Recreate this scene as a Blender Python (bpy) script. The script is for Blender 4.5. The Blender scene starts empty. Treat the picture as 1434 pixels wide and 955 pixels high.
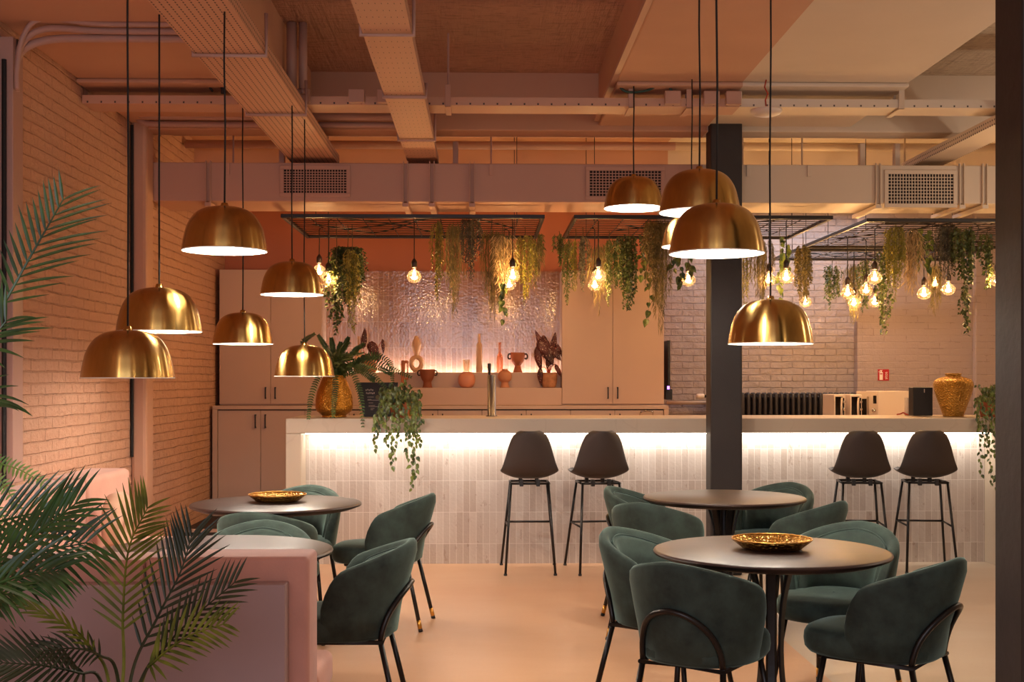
import bpy, math, random
from mathutils import Vector, Matrix
R = math.radians
PI = math.pi
SC = bpy.context.scene
COL = SC.collection
rnd = random.Random(7)

# ------------------------------------------------------------------ camera
FPX, HOR, CAMZ, YAW = 1720.0, 531.0, 1.4, R(1.35)
cam = bpy.data.objects.new('camera', bpy.data.cameras.new('camera'))
COL.objects.link(cam)
cam.location = (0, 0, CAMZ)
cam.rotation_euler = (R(90), 0, -YAW)
cam.data.sensor_width = 36
cam.data.lens = 36 * FPX / 1434
cam.data.shift_y = (HOR - 477.5) / 1434
cam.data.clip_start = 0.05
SC.camera = cam


def P(px, py, Y):
    """point of the room at depth Y seen at a place of the photograph"""
    u, v = (px - 717) / FPX, (HOR - py) / FPX
    dx = u * math.cos(YAW) + math.sin(YAW)
    dy = math.cos(YAW) - u * math.sin(YAW)
    t = Y / dy
    return Vector((dx * t, Y, CAMZ + v * t))


def PX(px, Y):
    return P(px, HOR, Y).x


def PZ(py, Y):
    return CAMZ + (HOR - py) / FPX * Y


# ------------------------------------------------------------------ materials
def node(nt, typ, **kw):
    n = nt.nodes.new(typ)
    for k, v in kw.items():
        setattr(n, k, v)
    return n


def new_mat(name):
    m = bpy.data.materials.new(name)
    m.use_nodes = True
    nt = m.node_tree
    b = nt.nodes['Principled BSDF']
    return m, nt, b


def lin(c):
    return tuple(((x / 255) / 12.92 if x / 255 <= .04045 else ((x / 255 + .055) / 1.055) ** 2.4) for x in c) + (1,)


def math_n(nt, op, a, b=None):
    n = node(nt, 'ShaderNodeMath', operation=op)
    for i, v in enumerate((a, b)):
        if v is None:
            continue
        if isinstance(v, (int, float)):
            n.inputs[i].default_value = v
        else:
            nt.links.new(v, n.inputs[i])
    return n.outputs[0]


def mix_n(nt, fac, a, b, blend='MIX'):
    n = node(nt, 'ShaderNodeMix', data_type='RGBA', blend_type=blend)
    for idx, v in ((0, fac), (6, a), (7, b)):
        if isinstance(v, (int, float)):
            n.inputs[idx].default_value = v
        elif isinstance(v, tuple):
            n.inputs[idx].default_value = v
        else:
            nt.links.new(v, n.inputs[idx])
    return n.outputs[2]


def noise_n(nt, scale, detail=3, vec=None, rough=.5):
    n = node(nt, 'ShaderNodeTexNoise')
    n.inputs['Scale'].default_value = scale
    n.inputs['Detail'].default_value = detail
    n.inputs['Roughness'].default_value = rough
    if vec is not None:
        nt.links.new(vec, n.inputs['Vector'])
    return n


def bump_n(nt, b, height, strength, dist=.01):
    n = node(nt, 'ShaderNodeBump')
    n.inputs['Strength'].default_value = strength
    n.inputs['Distance'].default_value = dist
    nt.links.new(height, n.inputs['Height'])
    nt.links.new(n.outputs[0], b.inputs['Normal'])
    return n


def objvec(nt, scale=(1, 1, 1)):
    tc = node(nt, 'ShaderNodeTexCoord')
    mp = node(nt, 'ShaderNodeMapping')
    mp.inputs['Scale'].default_value = scale
    nt.links.new(tc.outputs['Object'], mp.inputs['Vector'])
    return mp.outputs[0]


def mat(name, color, rough=.5, metal=0., var=.0, vscale=6, bump=.0, bscale=40, bdist=.004, stretch=(1, 1, 1), sheen=0, spec=.5, coat=0, aniso=0, trans=0, subsurf=0):
    m, nt, b = new_mat(name)
    c = lin(color)
    b.inputs['Base Color'].default_value = c
    b.inputs['Roughness'].default_value = rough
    b.inputs['Metallic'].default_value = metal
    b.inputs['Specular IOR Level'].default_value = spec
    b.inputs['Coat Weight'].default_value = coat
    b.inputs['Anisotropic'].default_value = aniso
    if sheen:
        b.inputs['Sheen Weight'].default_value = sheen
        b.inputs['Sheen Roughness'].default_value = .35
    if trans:
        b.inputs['Transmission Weight'].default_value = trans
    v = objvec(nt, stretch)
    if var:
        n = noise_n(nt, vscale, 4, v)
        r = node(nt, 'ShaderNodeValToRGB')
        r.color_ramp.elements[0].position = .3
        r.color_ramp.elements[1].position = .7
        r.color_ramp.elements[0].color = tuple(x * (1 - var) for x in c[:3]) + (1,)
        r.color_ramp.elements[1].color = tuple(min(1, x * (1 + var)) for x in c[:3]) + (1,)
        nt.links.new(n.outputs[0], r.inputs[0])
        nt.links.new(r.outputs[0], b.inputs['Base Color'])
    if bump:
        n = noise_n(nt, bscale, 3, v)
        bump_n(nt, b, n.outputs[0], bump, bdist)
    return m


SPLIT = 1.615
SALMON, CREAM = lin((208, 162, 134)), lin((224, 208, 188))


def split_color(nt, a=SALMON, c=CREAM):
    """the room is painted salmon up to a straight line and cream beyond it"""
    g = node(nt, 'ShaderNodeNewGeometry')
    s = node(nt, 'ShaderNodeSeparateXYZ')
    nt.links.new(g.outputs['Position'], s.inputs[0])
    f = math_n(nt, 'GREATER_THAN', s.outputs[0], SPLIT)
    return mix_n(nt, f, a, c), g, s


def paint_mat(name, rough=.75, bump=.25, bscale=25, a=SALMON, c=CREAM, var=.05):
    m, nt, b = new_mat(name)
    col, g, s = split_color(nt, a, c)
    n = noise_n(nt, 3, 4, g.outputs['Position'])
    col = mix_n(nt, math_n(nt, 'MULTIPLY', n.outputs[0], var * 3), col, (.25, .16, .12, 1), 'MULTIPLY')
    nt.links.new(col, b.inputs['Base Color'])
    b.inputs['Roughness'].default_value = rough
    n2 = noise_n(nt, bscale, 4, g.outputs['Position'])
    bump_n(nt, b, n2.outputs[0], bump, .006)
    return m


def brick_mat(name, axis, a=SALMON, c=CREAM, depth=.8):
    m, nt, b = new_mat(name)
    col, g, s = split_color(nt, a, c)
    cv = node(nt, 'ShaderNodeCombineXYZ')
    nt.links.new(s.outputs[axis], cv.inputs[0])
    nt.links.new(s.outputs[2], cv.inputs[1])
    wob = noise_n(nt, 5, 3, g.outputs['Position'])
    va = node(nt, 'ShaderNodeVectorMath', operation='MULTIPLY_ADD')
    nt.links.new(wob.outputs[1], va.inputs[0])
    va.inputs[1].default_value = (.02, .018, 0)
    nt.links.new(cv.outputs[0], va.inputs[2])
    br = node(nt, 'ShaderNodeTexBrick')
    br.inputs['Scale'].default_value = 1
    br.inputs['Brick Width'].default_value = .225
    br.inputs['Row Height'].default_value = .066
    br.inputs['Mortar Size'].default_value = .006
    br.inputs['Mortar Smooth'].default_value = .6
    nt.links.new(va.outputs[0], br.inputs['Vector'])
    n2 = noise_n(nt, 9, 5, g.outputs['Position'], .65)
    h = math_n(nt, 'MULTIPLY_ADD', br.outputs['Fac'], -1.0)
    nt.links.new(math_n(nt, 'MULTIPLY', n2.outputs[0], 1.3), h.node.inputs[2])
    bump_n(nt, b, h, depth, .03)
    gap = math_n(nt, 'MULTIPLY', br.outputs['Fac'], math_n(nt, 'GREATER_THAN', n2.outputs[0], .56))
    col = mix_n(nt, math_n(nt, 'MULTIPLY', gap, .3), col, (.12, .06, .04, 1))
    nt.links.new(col, b.inputs['Base Color'])
    b.inputs['Roughness'].default_value = .7
    return m


def tile_mat(name, rough, wobble, c1, c2, mortar, stains, rowh=.2395, z0=0., spec=.5, bstr=.5):
    m, nt, b = new_mat(name)
    g = node(nt, 'ShaderNodeNewGeometry')
    s = node(nt, 'ShaderNodeSeparateXYZ')
    nt.links.new(g.outputs['Position'], s.inputs[0])
    cv = node(nt, 'ShaderNodeCombineXYZ')
    nt.links.new(s.outputs[0], cv.inputs[0])
    nt.links.new(math_n(nt, 'SUBTRACT', s.outputs[2], z0), cv.inputs[1])
    br = node(nt, 'ShaderNodeTexBrick')
    br.offset = 0
    br.inputs['Scale'].default_value = 1
    br.inputs['Brick Width'].default_value = .0505
    br.inputs['Row Height'].default_value = rowh
    br.inputs['Mortar Size'].default_value = .0017
    br.inputs['Mortar Smooth'].default_value = .1
    br.inputs['Color1'].default_value = lin(c1)
    br.inputs['Color2'].default_value = lin(c2)
    br.inputs['Mortar'].default_value = lin(mortar)
    nt.links.new(cv.outputs[0], br.inputs['Vector'])
    mp = node(nt, 'ShaderNodeMapping')
    mp.inputs['Scale'].default_value = (1, 1, .45)
    nt.links.new(g.outputs['Position'], mp.inputs[0])
    n = noise_n(nt, 22, 5, mp.outputs[0], .7)
    f = math_n(nt, 'MULTIPLY', math_n(nt, 'GREATER_THAN', n.outputs[0], .63), stains)
    col = mix_n(nt, f, br.outputs[0], lin((150, 120, 100)))
    n3 = noise_n(nt, 12, 3, mp.outputs[0])
    col = mix_n(nt, math_n(nt, 'MULTIPLY', n3.outputs[0], .22), col, lin((176, 150, 135)), 'MULTIPLY')
    nt.links.new(col, b.inputs['Base Color'])
    b.inputs['Roughness'].default_value = rough
    n2 = noise_n(nt, 45, 2, g.outputs['Position'])
    h = math_n(nt, 'MULTIPLY_ADD', br.outputs['Fac'], -1.2)
    nt.links.new(math_n(nt, 'MULTIPLY', n2.outputs[0], wobble), h.node.inputs[2])
    b.inputs['Specular IOR Level'].default_value = spec
    bump_n(nt, b, h, bstr, .004)
    return m


def perf_mat(name, axis_l, axis_w, pl, pw, fl, fw, a=SALMON, c=CREAM, stagger=False):
    """sheet metal in the room's paint with rows of punched slots"""
    m, nt, b = new_mat(name)
    col, g, s = split_color(nt, a, c)
    U = math_n(nt, 'FRACT', math_n(nt, 'DIVIDE', s.outputs[axis_l], pl))
    V = math_n(nt, 'FRACT', math_n(nt, 'DIVIDE', s.outputs[axis_w], pw))
    f = math_n(nt, 'MULTIPLY', math_n(nt, 'LESS_THAN', U, fl), math_n(nt, 'LESS_THAN', V, fw))
    col = mix_n(nt, math_n(nt, 'MULTIPLY', f, .9), col, (.02, .012, .01, 1))
    nt.links.new(col, b.inputs['Base Color'])
    b.inputs['Roughness'].default_value = .55
    return m


def emit_mat(name, color, strength):
    m = bpy.data.materials.new(name)
    m.use_nodes = True
    nt = m.node_tree
    nt.nodes.remove(nt.nodes['Principled BSDF'])
    e = node(nt, 'ShaderNodeEmission')
    e.inputs[0].default_value = tuple(color) + (1,)
    e.inputs[1].default_value = strength
    nt.links.new(e.outputs[0], nt.nodes['Material Output'].inputs[0])
    return m


def shell_glass(name, color, gloss=.12, glow=0):
    m = bpy.data.materials.new(name)
    m.use_nodes = True
    nt = m.node_tree
    nt.nodes.remove(nt.nodes['Principled BSDF'])
    t = node(nt, 'ShaderNodeBsdfTransparent')
    t.inputs[0].default_value = tuple(color) + (1,)
    gl = node(nt, 'ShaderNodeBsdfGlossy')
    gl.inputs['Roughness'].default_value = .05
    gl.inputs['Color'].default_value = (1, .85, .6, 1)
    lw = node(nt, 'ShaderNodeLayerWeight')
    lw.inputs[0].default_value = .25
    mx = node(nt, 'ShaderNodeMixShader')
    if glow:
        tl = node(nt, 'ShaderNodeBsdfTranslucent')
        tl.inputs[0].default_value = tuple(color) + (1,)
        m2 = node(nt, 'ShaderNodeMixShader')
        m2.inputs[0].default_value = glow
        nt.links.new(t.outputs[0], m2.inputs[1])
        nt.links.new(tl.outputs[0], m2.inputs[2])
        t = m2
    nt.links.new(math_n(nt, 'MULTIPLY_ADD', lw.outputs[1], .75), mx.inputs[0])
    mx.inputs[0].links[0].from_node.inputs[2].default_value = gloss
    nt.links.new(t.outputs[0], mx.inputs[1])
    nt.links.new(gl.outputs[0], mx.inputs[2])
    nt.links.new(mx.outputs[0], nt.nodes['Material Output'].inputs[0])
    return m


def velvet_mat():
    m, nt, b = new_mat('green_velvet')
    v = objvec(nt)
    n = noise_n(nt, 9, 4, v, .6)
    r = node(nt, 'ShaderNodeValToRGB')
    r.color_ramp.elements[0].position = .32
    r.color_ramp.elements[1].position = .68
    r.color_ramp.elements[0].color = lin((42, 51, 47))
    r.color_ramp.elements[1].color = lin((62, 76, 70))
    nt.links.new(n.outputs[0], r.inputs[0])
    nt.links.new(r.outputs[0], b.inputs['Base Color'])
    b.inputs['Roughness'].default_value = .85
    b.inputs['Specular IOR Level'].default_value = .2
    b.inputs['Sheen Weight'].default_value = .8
    b.inputs['Sheen Roughness'].default_value = .35
    b.inputs['Sheen Tint'].default_value = lin((150, 180, 170))
    n2 = noise_n(nt, 160, 2, v)
    bump_n(nt, b, n2.outputs[0], .15, .002)
    return m


def brass_mat(name, color, rough, streak, aniso=0):
    m, nt, b = new_mat(name)
    v = objvec(nt, (1, 1, .03))
    n = noise_n(nt, 60, 3, v)
    c = lin(color)
    r = node(nt, 'ShaderNodeValToRGB')
    r.color_ramp.elements[0].position = .3
    r.color_ramp.elements[1].position = .7
    r.color_ramp.elements[0].color = tuple(x * (1 - streak) for x in c[:3]) + (1,)
    r.color_ramp.elements[1].color = c
    nt.links.new(n.outputs[0], r.inputs[0])
    nt.links.new(r.outputs[0], b.inputs['Base Color'])
    b.inputs['Metallic'].default_value = 1
    b.inputs['Roughness'].default_value = rough
    if aniso:
        b.inputs['Anisotropic'].default_value = aniso
        tg = node(nt, 'ShaderNodeTangent', direction_type='RADIAL', axis='Z')
        b.inputs['Anisotropic Rotation'].default_value = .25
        nt.links.new(tg.outputs[0], b.inputs['Tangent'])
    else:
        bump_n(nt, b, n.outputs[0], .12, .0015)
    return m


def hammered_mat(name, color, scale, rough=.22, strength=.8):
    m, nt, b = new_mat(name)
    v = objvec(nt)
    vo = node(nt, 'ShaderNodeTexVoronoi')
    vo.inputs['Scale'].default_value = scale
    nt.links.new(v, vo.inputs['Vector'])
    b.inputs['Base Color'].default_value = lin(color)
    b.inputs['Metallic'].default_value = 1
    b.inputs['Roughness'].default_value = rough
    bump_n(nt, b, vo.outputs['Distance'], strength, .014)
    return m


def leaf_mat(name, c1, c2, rough=.45, vscale=14, spots=None):
    m, nt, b = new_mat(name)
    v = objvec(nt)
    n = noise_n(nt, vscale, 2, v)
    r = node(nt, 'ShaderNodeValToRGB')
    r.color_ramp.elements[0].position = .35
    r.color_ramp.elements[1].position = .65
    r.color_ramp.elements[0].color = lin(c1)
    r.color_ramp.elements[1].color = lin(c2)
    nt.links.new(n.outputs[0], r.inputs[0])
    col = r.outputs[0]
    if spots:
        vo = node(nt, 'ShaderNodeTexVoronoi')
        vo.inputs['Scale'].default_value = 65
        nt.links.new(v, vo.inputs['Vector'])
        f = math_n(nt, 'LESS_THAN', vo.outputs['Distance'], .24)
        col = mix_n(nt, f, col, lin(spots))
    nt.links.new(col, b.inputs['Base Color'])
    b.inputs['Roughness'].default_value = rough
    return m


def marble_mat():
    m, nt, b = new_mat('counter_stone')
    g = node(nt, 'ShaderNodeNewGeometry')
    n0 = noise_n(nt, 1.3, 4, g.outputs['Position'])
    va = node(nt, 'ShaderNodeVectorMath', operation='MULTIPLY_ADD')
    nt.links.new(n0.outputs[1], va.inputs[0])
    va.inputs[1].default_value = (.9, .9, .9)
    nt.links.new(g.outputs['Position'], va.inputs[2])
    n = noise_n(nt, 2.2, 2, va.outputs[0])
    f = math_n(nt, 'LESS_THAN', math_n(nt, 'ABSOLUTE', math_n(nt, 'SUBTRACT', n.outputs[0], .5)), .006)
    col = mix_n(nt, math_n(nt, 'MULTIPLY', f, .10), lin((198, 180, 158)), lin((150, 126, 104)))
    nt.links.new(col, b.inputs['Base Color'])
    b.inputs['Roughness'].default_value = .38
    return m


def floor_mat():
    m, nt, b = new_mat('floor_resin')
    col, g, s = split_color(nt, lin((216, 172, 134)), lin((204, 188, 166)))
    mp = node(nt, 'ShaderNodeMapping')
    mp.inputs['Scale'].default_value = (.5, 1.2, 1)
    nt.links.new(g.outputs['Position'], mp.inputs[0])
    n = noise_n(nt, 1.6, 6, mp.outputs[0], .6)
    col = mix_n(nt, math_n(nt, 'MULTIPLY', n.outputs[0], .35), col, lin((214, 170, 140)), 'MULTIPLY')
    n4 = noise_n(nt, 60, 3, g.outputs['Position'])
    col = mix_n(nt, math_n(nt, 'MULTIPLY', n4.outputs[0], .10), col, (.3, .2, .14, 1), 'MULTIPLY')
    nt.links.new(col, b.inputs['Base Color'])
    rr = math_n(nt, 'MULTIPLY_ADD', n.outputs[0], .18)
    rr.node.inputs[2].default_value = .30
    nt.links.new(rr, b.inputs['Roughness'])
    n2 = noise_n(nt, 14, 3, g.outputs['Position'])
    bump_n(nt, b, n2.outputs[0], .06, .004)
    return m


def concrete_mat():
    m, nt, b = new_mat('board_marked_concrete')
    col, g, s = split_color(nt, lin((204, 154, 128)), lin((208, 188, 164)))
    mp = node(nt, 'ShaderNodeMapping')
    mp.inputs['Scale'].default_value = (9, .8, 1)
    nt.links.new(g.outputs['Position'], mp.inputs[0])
    n = noise_n(nt, 1.6, 5, mp.outputs[0], .6)
    mp2 = node(nt, 'ShaderNodeMapping')
    mp2.inputs['Scale'].default_value = (3, 14, 1)
    nt.links.new(g.outputs['Position'], mp2.inputs[0])
    n2 = noise_n(nt, 2.5, 5, mp2.outputs[0], .7)
    h = math_n(nt, 'ADD', n.outputs[0], math_n(nt, 'MULTIPLY', n2.outputs[0], .8))
    col = mix_n(nt, math_n(nt, 'MULTIPLY', math_n(nt, 'GREATER_THAN', n2.outputs[0], .555), .3), col, (.2, .1, .07, 1))
    nt.links.new(col, b.inputs['Base Color'])
    b.inputs['Roughness'].default_value = .85
    bump_n(nt, b, h, 1.0, .05)
    return m


M = {}
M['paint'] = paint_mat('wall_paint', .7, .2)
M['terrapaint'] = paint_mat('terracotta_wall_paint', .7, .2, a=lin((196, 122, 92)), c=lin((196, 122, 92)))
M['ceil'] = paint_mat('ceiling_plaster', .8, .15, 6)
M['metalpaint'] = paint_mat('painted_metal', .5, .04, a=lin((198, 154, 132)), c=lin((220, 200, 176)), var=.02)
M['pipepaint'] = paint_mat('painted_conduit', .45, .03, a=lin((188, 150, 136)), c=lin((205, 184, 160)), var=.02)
M['concrete'] = concrete_mat()
M['brick_y'] = brick_mat('painted_brick_left', 1)
M['brick_x'] = brick_mat('painted_brick_back', 0, c=lin((168, 154, 152)))
M['brick_soft'] = brick_mat('painted_brick_soft', 0, c=lin((168, 150, 144)), depth=.35)
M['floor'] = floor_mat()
M['tile_bar'] = tile_mat('bar_tiles', .42, 1.0, (208, 196, 186), (186, 170, 158), (228, 220, 212), .4, .2395, .152)
M['tile_niche'] = tile_mat('glazed_tiles', .08, 2.6, (186, 142, 116), (158, 116, 94), (214, 184, 164), .1, .25, 1.703, .75, .2)
M['stone'] = marble_mat()
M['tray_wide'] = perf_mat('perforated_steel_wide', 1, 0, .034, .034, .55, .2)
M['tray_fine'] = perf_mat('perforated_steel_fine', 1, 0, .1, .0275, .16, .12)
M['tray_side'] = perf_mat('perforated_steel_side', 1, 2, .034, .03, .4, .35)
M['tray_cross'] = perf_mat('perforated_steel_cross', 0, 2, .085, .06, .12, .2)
M['cab'] = mat('cabinet_laminate', (202, 172, 152), .42, var=.02, vscale=2)
M['cab_dark'] = mat('cabinet_gap', (40, 26, 22), .8)
M['black'] = mat('black_metal', (26, 22, 21), .42, metal=.0, spec=.5)
M['blacktube'] = mat('black_tube', (30, 25, 23), .34, metal=.3)
M['column'] = mat('column_paint', (42, 36, 34), .6, var=.12, vscale=5, bump=.3, bscale=30)
M['rack'] = mat('rack_steel', (34, 26, 24), .4, metal=.2)
M['wire'] = mat('rack_wire', (48, 36, 32), .35, metal=.4)
M['velvet'] = velvet_mat()
M['gold_cap'] = mat('gold_cap', (205, 150, 70), .3, metal=1)
M['brass'] = brass_mat('brushed_brass', (198, 160, 92), .24, .12, .88)
M['lamp_white'] = mat('lamp_lining', (250, 244, 232), .5)
M['hammer'] = hammered_mat('hammered_gold', (198, 150, 72), 85, .3, 1.0)
M['hammer_tray'] = hammered_mat('hammered_gold_tray', (206, 160, 84), 60, .24, 1.0)
M['gold_smooth'] = hammered_mat('beaten_gold', (196, 140, 56), 90, .28, .6)
M['table'] = mat('table_wood', (56, 40, 36), .38, spec=.35, var=.22, vscale=3, stretch=(1, 7, 1), bump=.05, bscale=8)
M['table_edge'] = mat('table_edge', (36, 25, 23), .45)
M['stool'] = mat('stool_shell', (52, 42, 38), .55)
M['pink'] = mat('pink_velvet', (210, 156, 136), .85, var=.06, vscale=7, sheen=.4, bump=.12, bscale=120)
M['pinkdark'] = mat('pink_velvet_rose', (192, 138, 122), .85, var=.07, vscale=7, sheen=.35, bump=.12, bscale=120)
M['mauve'] = mat('mauve_board', (160, 132, 130), .6, var=.03)
M['pillow'] = mat('blush_pillow', (216, 170, 140), .85, var=.05, sheen=.3)
M['terra'] = mat('terracotta', (178, 104, 70), .75, var=.12, vscale=12, bump=.2)
M['terra_pale'] = mat('pale_terracotta', (206, 142, 108), .7, var=.08, vscale=8)
M['brown_clay'] = mat('brown_clay', (140, 78, 50), .7, var=.1, vscale=10)
M['sand'] = mat('sand_ceramic', (222, 178, 142), .7, var=.05, bump=.15)
M['rosecer'] = mat('rose_ceramic', (222, 150, 122), .45)
M['stonepot'] = mat('mottled_pot', (176, 122, 88), .8, var=.3, vscale=18)
M['steel'] = mat('brushed_steel', (132, 126, 122), .36, metal=1, stretch=(1, 1, .05), bump=.1, bscale=120, bdist=.001)
M['chrome'] = mat('chrome', (220, 215, 210), .12, metal=1)
M['slate'] = mat('menu_slate', (38, 31, 30), .6)
M['chalk'] = mat('menu_lettering', (196, 176, 160), .8)
M['plastic_w'] = mat('white_plastic', (226, 208, 190), .35)
M['plastic_b'] = mat('black_plastic', (24, 22, 22), .45)
M['speaker'] = mat('speaker_cloth', (32, 29, 29), .8, bump=.3, bscale=300)
M['screen'] = mat('oven_glass', (14, 12, 12), .08)
M['red'] = mat('sign_red', (176, 12, 20), .5)
M['redcloth'] = mat('red_cable', (170, 60, 34), .6)
M['white'] = mat('sign_white', (238, 226, 214), .6)
M['radiator'] = mat('radiator_iron', (44, 38, 38), .45)
M['rubber'] = mat('dark_platform', (44, 32, 30), .6)
M['soil'] = mat('soil', (48, 34, 26), .95, bump=.6, bscale=60)
M['pinkglass'] = shell_glass('pink_glass', (.95, .62, .5), .1)
M['clear'] = shell_glass('clear_glass', (.96, .93, .88), .1)
M['amber'] = shell_glass('amber_bulb_glass', (1., .80, .52), .08, .022)
M['fila'] = emit_mat('filament', (1, .55, .18), 260)
M['lampglow'] = emit_mat('lamp_glow', (1, .86, .66), 30)
M['led'] = emit_mat('led_strip', (1, .88, .72), 20)
M['led_purple'] = emit_mat('purple_light', (.5, .2, 1), 4)
M['socket'] = mat('bakelite_socket', (44, 26, 20), .4)
M['cord'] = mat('black_cord', (18, 15, 14), .7)
M['greenhose'] = mat('green_hose', (34, 66, 54), .5)
L = {}
L['palm'] = leaf_mat('palm_leaf', (24, 50, 22), (50, 84, 36), .34)
L['palm_y'] = leaf_mat('palm_leaf_yellow', (74, 84, 28), (120, 126, 44), .4)
L['palm_d'] = leaf_mat('palm_leaf_dark', (34, 42, 26), (54, 62, 38), .4)
L['fern'] = leaf_mat('fern_leaf', (40, 66, 28), (78, 104, 44), .5)
L['fern_light'] = leaf_mat('fern_leaf_light', (96, 136, 58), (150, 178, 92), .5)
L['pothos'] = leaf_mat('pothos_leaf', (46, 66, 30), (118, 132, 58), .35, 20)
L['ivy'] = leaf_mat('ivy_leaf', (50, 66, 34), (92, 104, 50), .45, 20)
L['yellow'] = leaf_mat('yellow_green_leaf', (112, 110, 34), (164, 152, 60), .5)
L['olive'] = leaf_mat('olive_wisp', (92, 82, 44), (138, 120, 66), .6)
L['grey'] = leaf_mat('grey_green_leaf', (74, 72, 60), (112, 106, 88), .6)
L['green'] = leaf_mat('mid_green_leaf', (72, 88, 40), (116, 122, 58), .5)
L['pale'] = leaf_mat('pale_twig', (176, 148, 100), (214, 184, 134), .7)
L['begonia'] = leaf_mat('begonia_leaf', (62, 30, 32), (104, 50, 48), .5, 8, (205, 178, 160))
L['stem'] = mat('plant_stem', (104, 92, 52), .6)
L['stem_d'] = mat('plant_stem_dark', (66, 58, 36), .6)
M['stem'], M['stem_d'] = L['stem'], L['stem_d']


# ------------------------------------------------------------------ mesh helpers
class MB:
    def __init__(s):
        s.v, s.f = [], []

    def add(s, vs, fs):
        b = len(s.v)
        s.v.extend(tuple(x) for x in vs)
        s.f.extend(tuple(b + i for i in f) for f in fs)
        return s

    def box(s, x0, x1, y0, y1, z0, z1):
        return s.add([(x0, y0, z0), (x1, y0, z0), (x1, y1, z0), (x0, y1, z0), (x0, y0, z1), (x1, y0, z1), (x1, y1, z1), (x0, y1, z1)],
                     [(0, 3, 2, 1), (4, 5, 6, 7), (0, 1, 5, 4), (1, 2, 6, 5), (2, 3, 7, 6), (3, 0, 4, 7)])

    def prism(s, poly, axis, a, b):
        """poly of 2-D points extruded along an axis (0 x: poly=(y,z), 1 y: poly=(x,z), 2 z: poly=(x,y))"""
        n = len(poly)

        def pt(p, t):
            return {0: (t, p[0], p[1]), 1: (p[0], t, p[1]), 2: (p[0], p[1], t)}[axis]
        vs = [pt(p, a) for p in poly] + [pt(p, b) for p in poly]
        fs = [tuple(range(n))[::-1], tuple(range(n, 2 * n))] + [(i, (i + 1) % n, n + (i + 1) % n, n + i) for i in range(n)]
        return s.add(vs, fs)

    def tube(s, pts, r, n=8, cap=True):
        pts = [Vector(p) for p in pts]
        rs = r if isinstance(r, (list, tuple)) else [r] * len(pts)
        vs, fs = [], []
        prev = None
        for i, p in enumerate(pts):
            t = (pts[min(i + 1, len(pts) - 1)] - pts[max(i - 1, 0)])
            t = t.normalized() if t.length > 1e-9 else Vector((0, 0, 1))
            if prev is None:
                a = t.cross(Vector((0, 0, 1)))
                if a.length < 1e-3:
                    a = t.cross(Vector((1, 0, 0)))
                a.normalize()
            else:
                a = prev - t * prev.dot(t)
                a.normalize()
            prev = a
            b = t.cross(a)
            for k in range(n):
                q = 2 * PI * k / n
                vs.append(p + (a * math.cos(q) + b * math.sin(q)) * rs[i])
        m = len(pts)
        for i in range(m - 1):
            for k in range(n):
                fs.append((i * n + k, i * n + (k + 1) % n, (i + 1) * n + (k + 1) % n, (i + 1) * n + k))
        if cap:
            fs.append(tuple(range(n))[::-1])
            fs.append(tuple((m - 1) * n + k for k in range(n)))
        return s.add(vs, fs)

    def lathe(s, prof, n=32, c=(0, 0, 0), caps=False):
        vs, fs = [], []
        for r, z in prof:
            for k in range(n):
                a = 2 * PI * k / n
                vs.append((c[0] + max(r, 1e-4) * math.cos(a), c[1] + max(r, 1e-4) * math.sin(a), c[2] + z))
        for i in range(len(prof) - 1):
            for k in range(n):
                fs.append((i * n + k, i * n + (k + 1) % n, (i + 1) * n + (k + 1) % n, (i + 1) * n + k))
        if caps:
            fs.append(tuple(range(n))[::-1])
            fs.append(tuple((len(prof) - 1) * n + k for k in range(n)))
        return s.add(vs, fs)

    def grid(s, rows, closed_u=False):
        """rows of equal-length point lists joined with quads"""
        m, n = len(rows), len(rows[0])
        vs = [p for r in rows for p in r]
        fs = []
        for i in range(m - 1):
            for k in range(n if closed_u else n - 1):
                fs.append((i * n + k, i * n + (k + 1) % n, (i + 1) * n + (k + 1) % n, (i + 1) * n + k))
        return s.add(vs, fs)

    def build(s, name, m, parent=None, smooth=False, bevel=0, sub=0, solid=0, loc=None, segs=2, angle=40):
        me = bpy.data.meshes.new(name)
        me.from_pydata(s.v, [], s.f)
        me.update()
        if smooth:
            for p in me.polygons:
                p.use_smooth = True
        me.materials.append(m)
        o = bpy.data.objects.new(name, me)
        COL.objects.link(o)
        if parent is not None:
            o.parent = parent
        if loc is not None:
            o.location = loc
        if solid:
            md = o.modifiers.new('thickness', 'SOLIDIFY')
            md.thickness = solid
            md.offset = 0
        if bevel:
            md = o.modifiers.new('bevel', 'BEVEL')
            md.width = bevel
            md.segments = segs
            md.limit_method = 'ANGLE'
            md.angle_limit = R(angle)
        if sub:
            md = o.modifiers.new('subdivision', 'SUBSURF')
            md.levels = sub
            md.render_levels = sub
        return o


def tag(o, label, cat, group=None, kind=None):
    o['label'] = label
    o['category'] = cat
    if group:
        o['group'] = group
    if kind:
        o['kind'] = kind
    return o


def thing(name, label, cat, loc=(0, 0, 0), rz=0, group=None):
    o = bpy.data.objects.new(name, None)
    COL.objects.link(o)
    o.empty_display_size = .1
    o.location = loc
    o.rotation_euler = (0, 0, rz)
    return tag(o, label, cat, group)


def struct(o):
    o['kind'] = 'structure'
    return o


def dup(root, loc, rz, label, scale=None):
    r = root.copy()
    COL.objects.link(r)
    r.location = loc
    r.rotation_euler = (0, 0, rz)
    r['label'] = label
    if scale:
        r.scale = (scale,) * 3
    for ch in list(root.children):
        c = ch.copy()
        COL.objects.link(c)
        c.parent = r
        for g in list(ch.children):
            d = g.copy()
            COL.objects.link(d)
            d.parent = c
    return r


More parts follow.
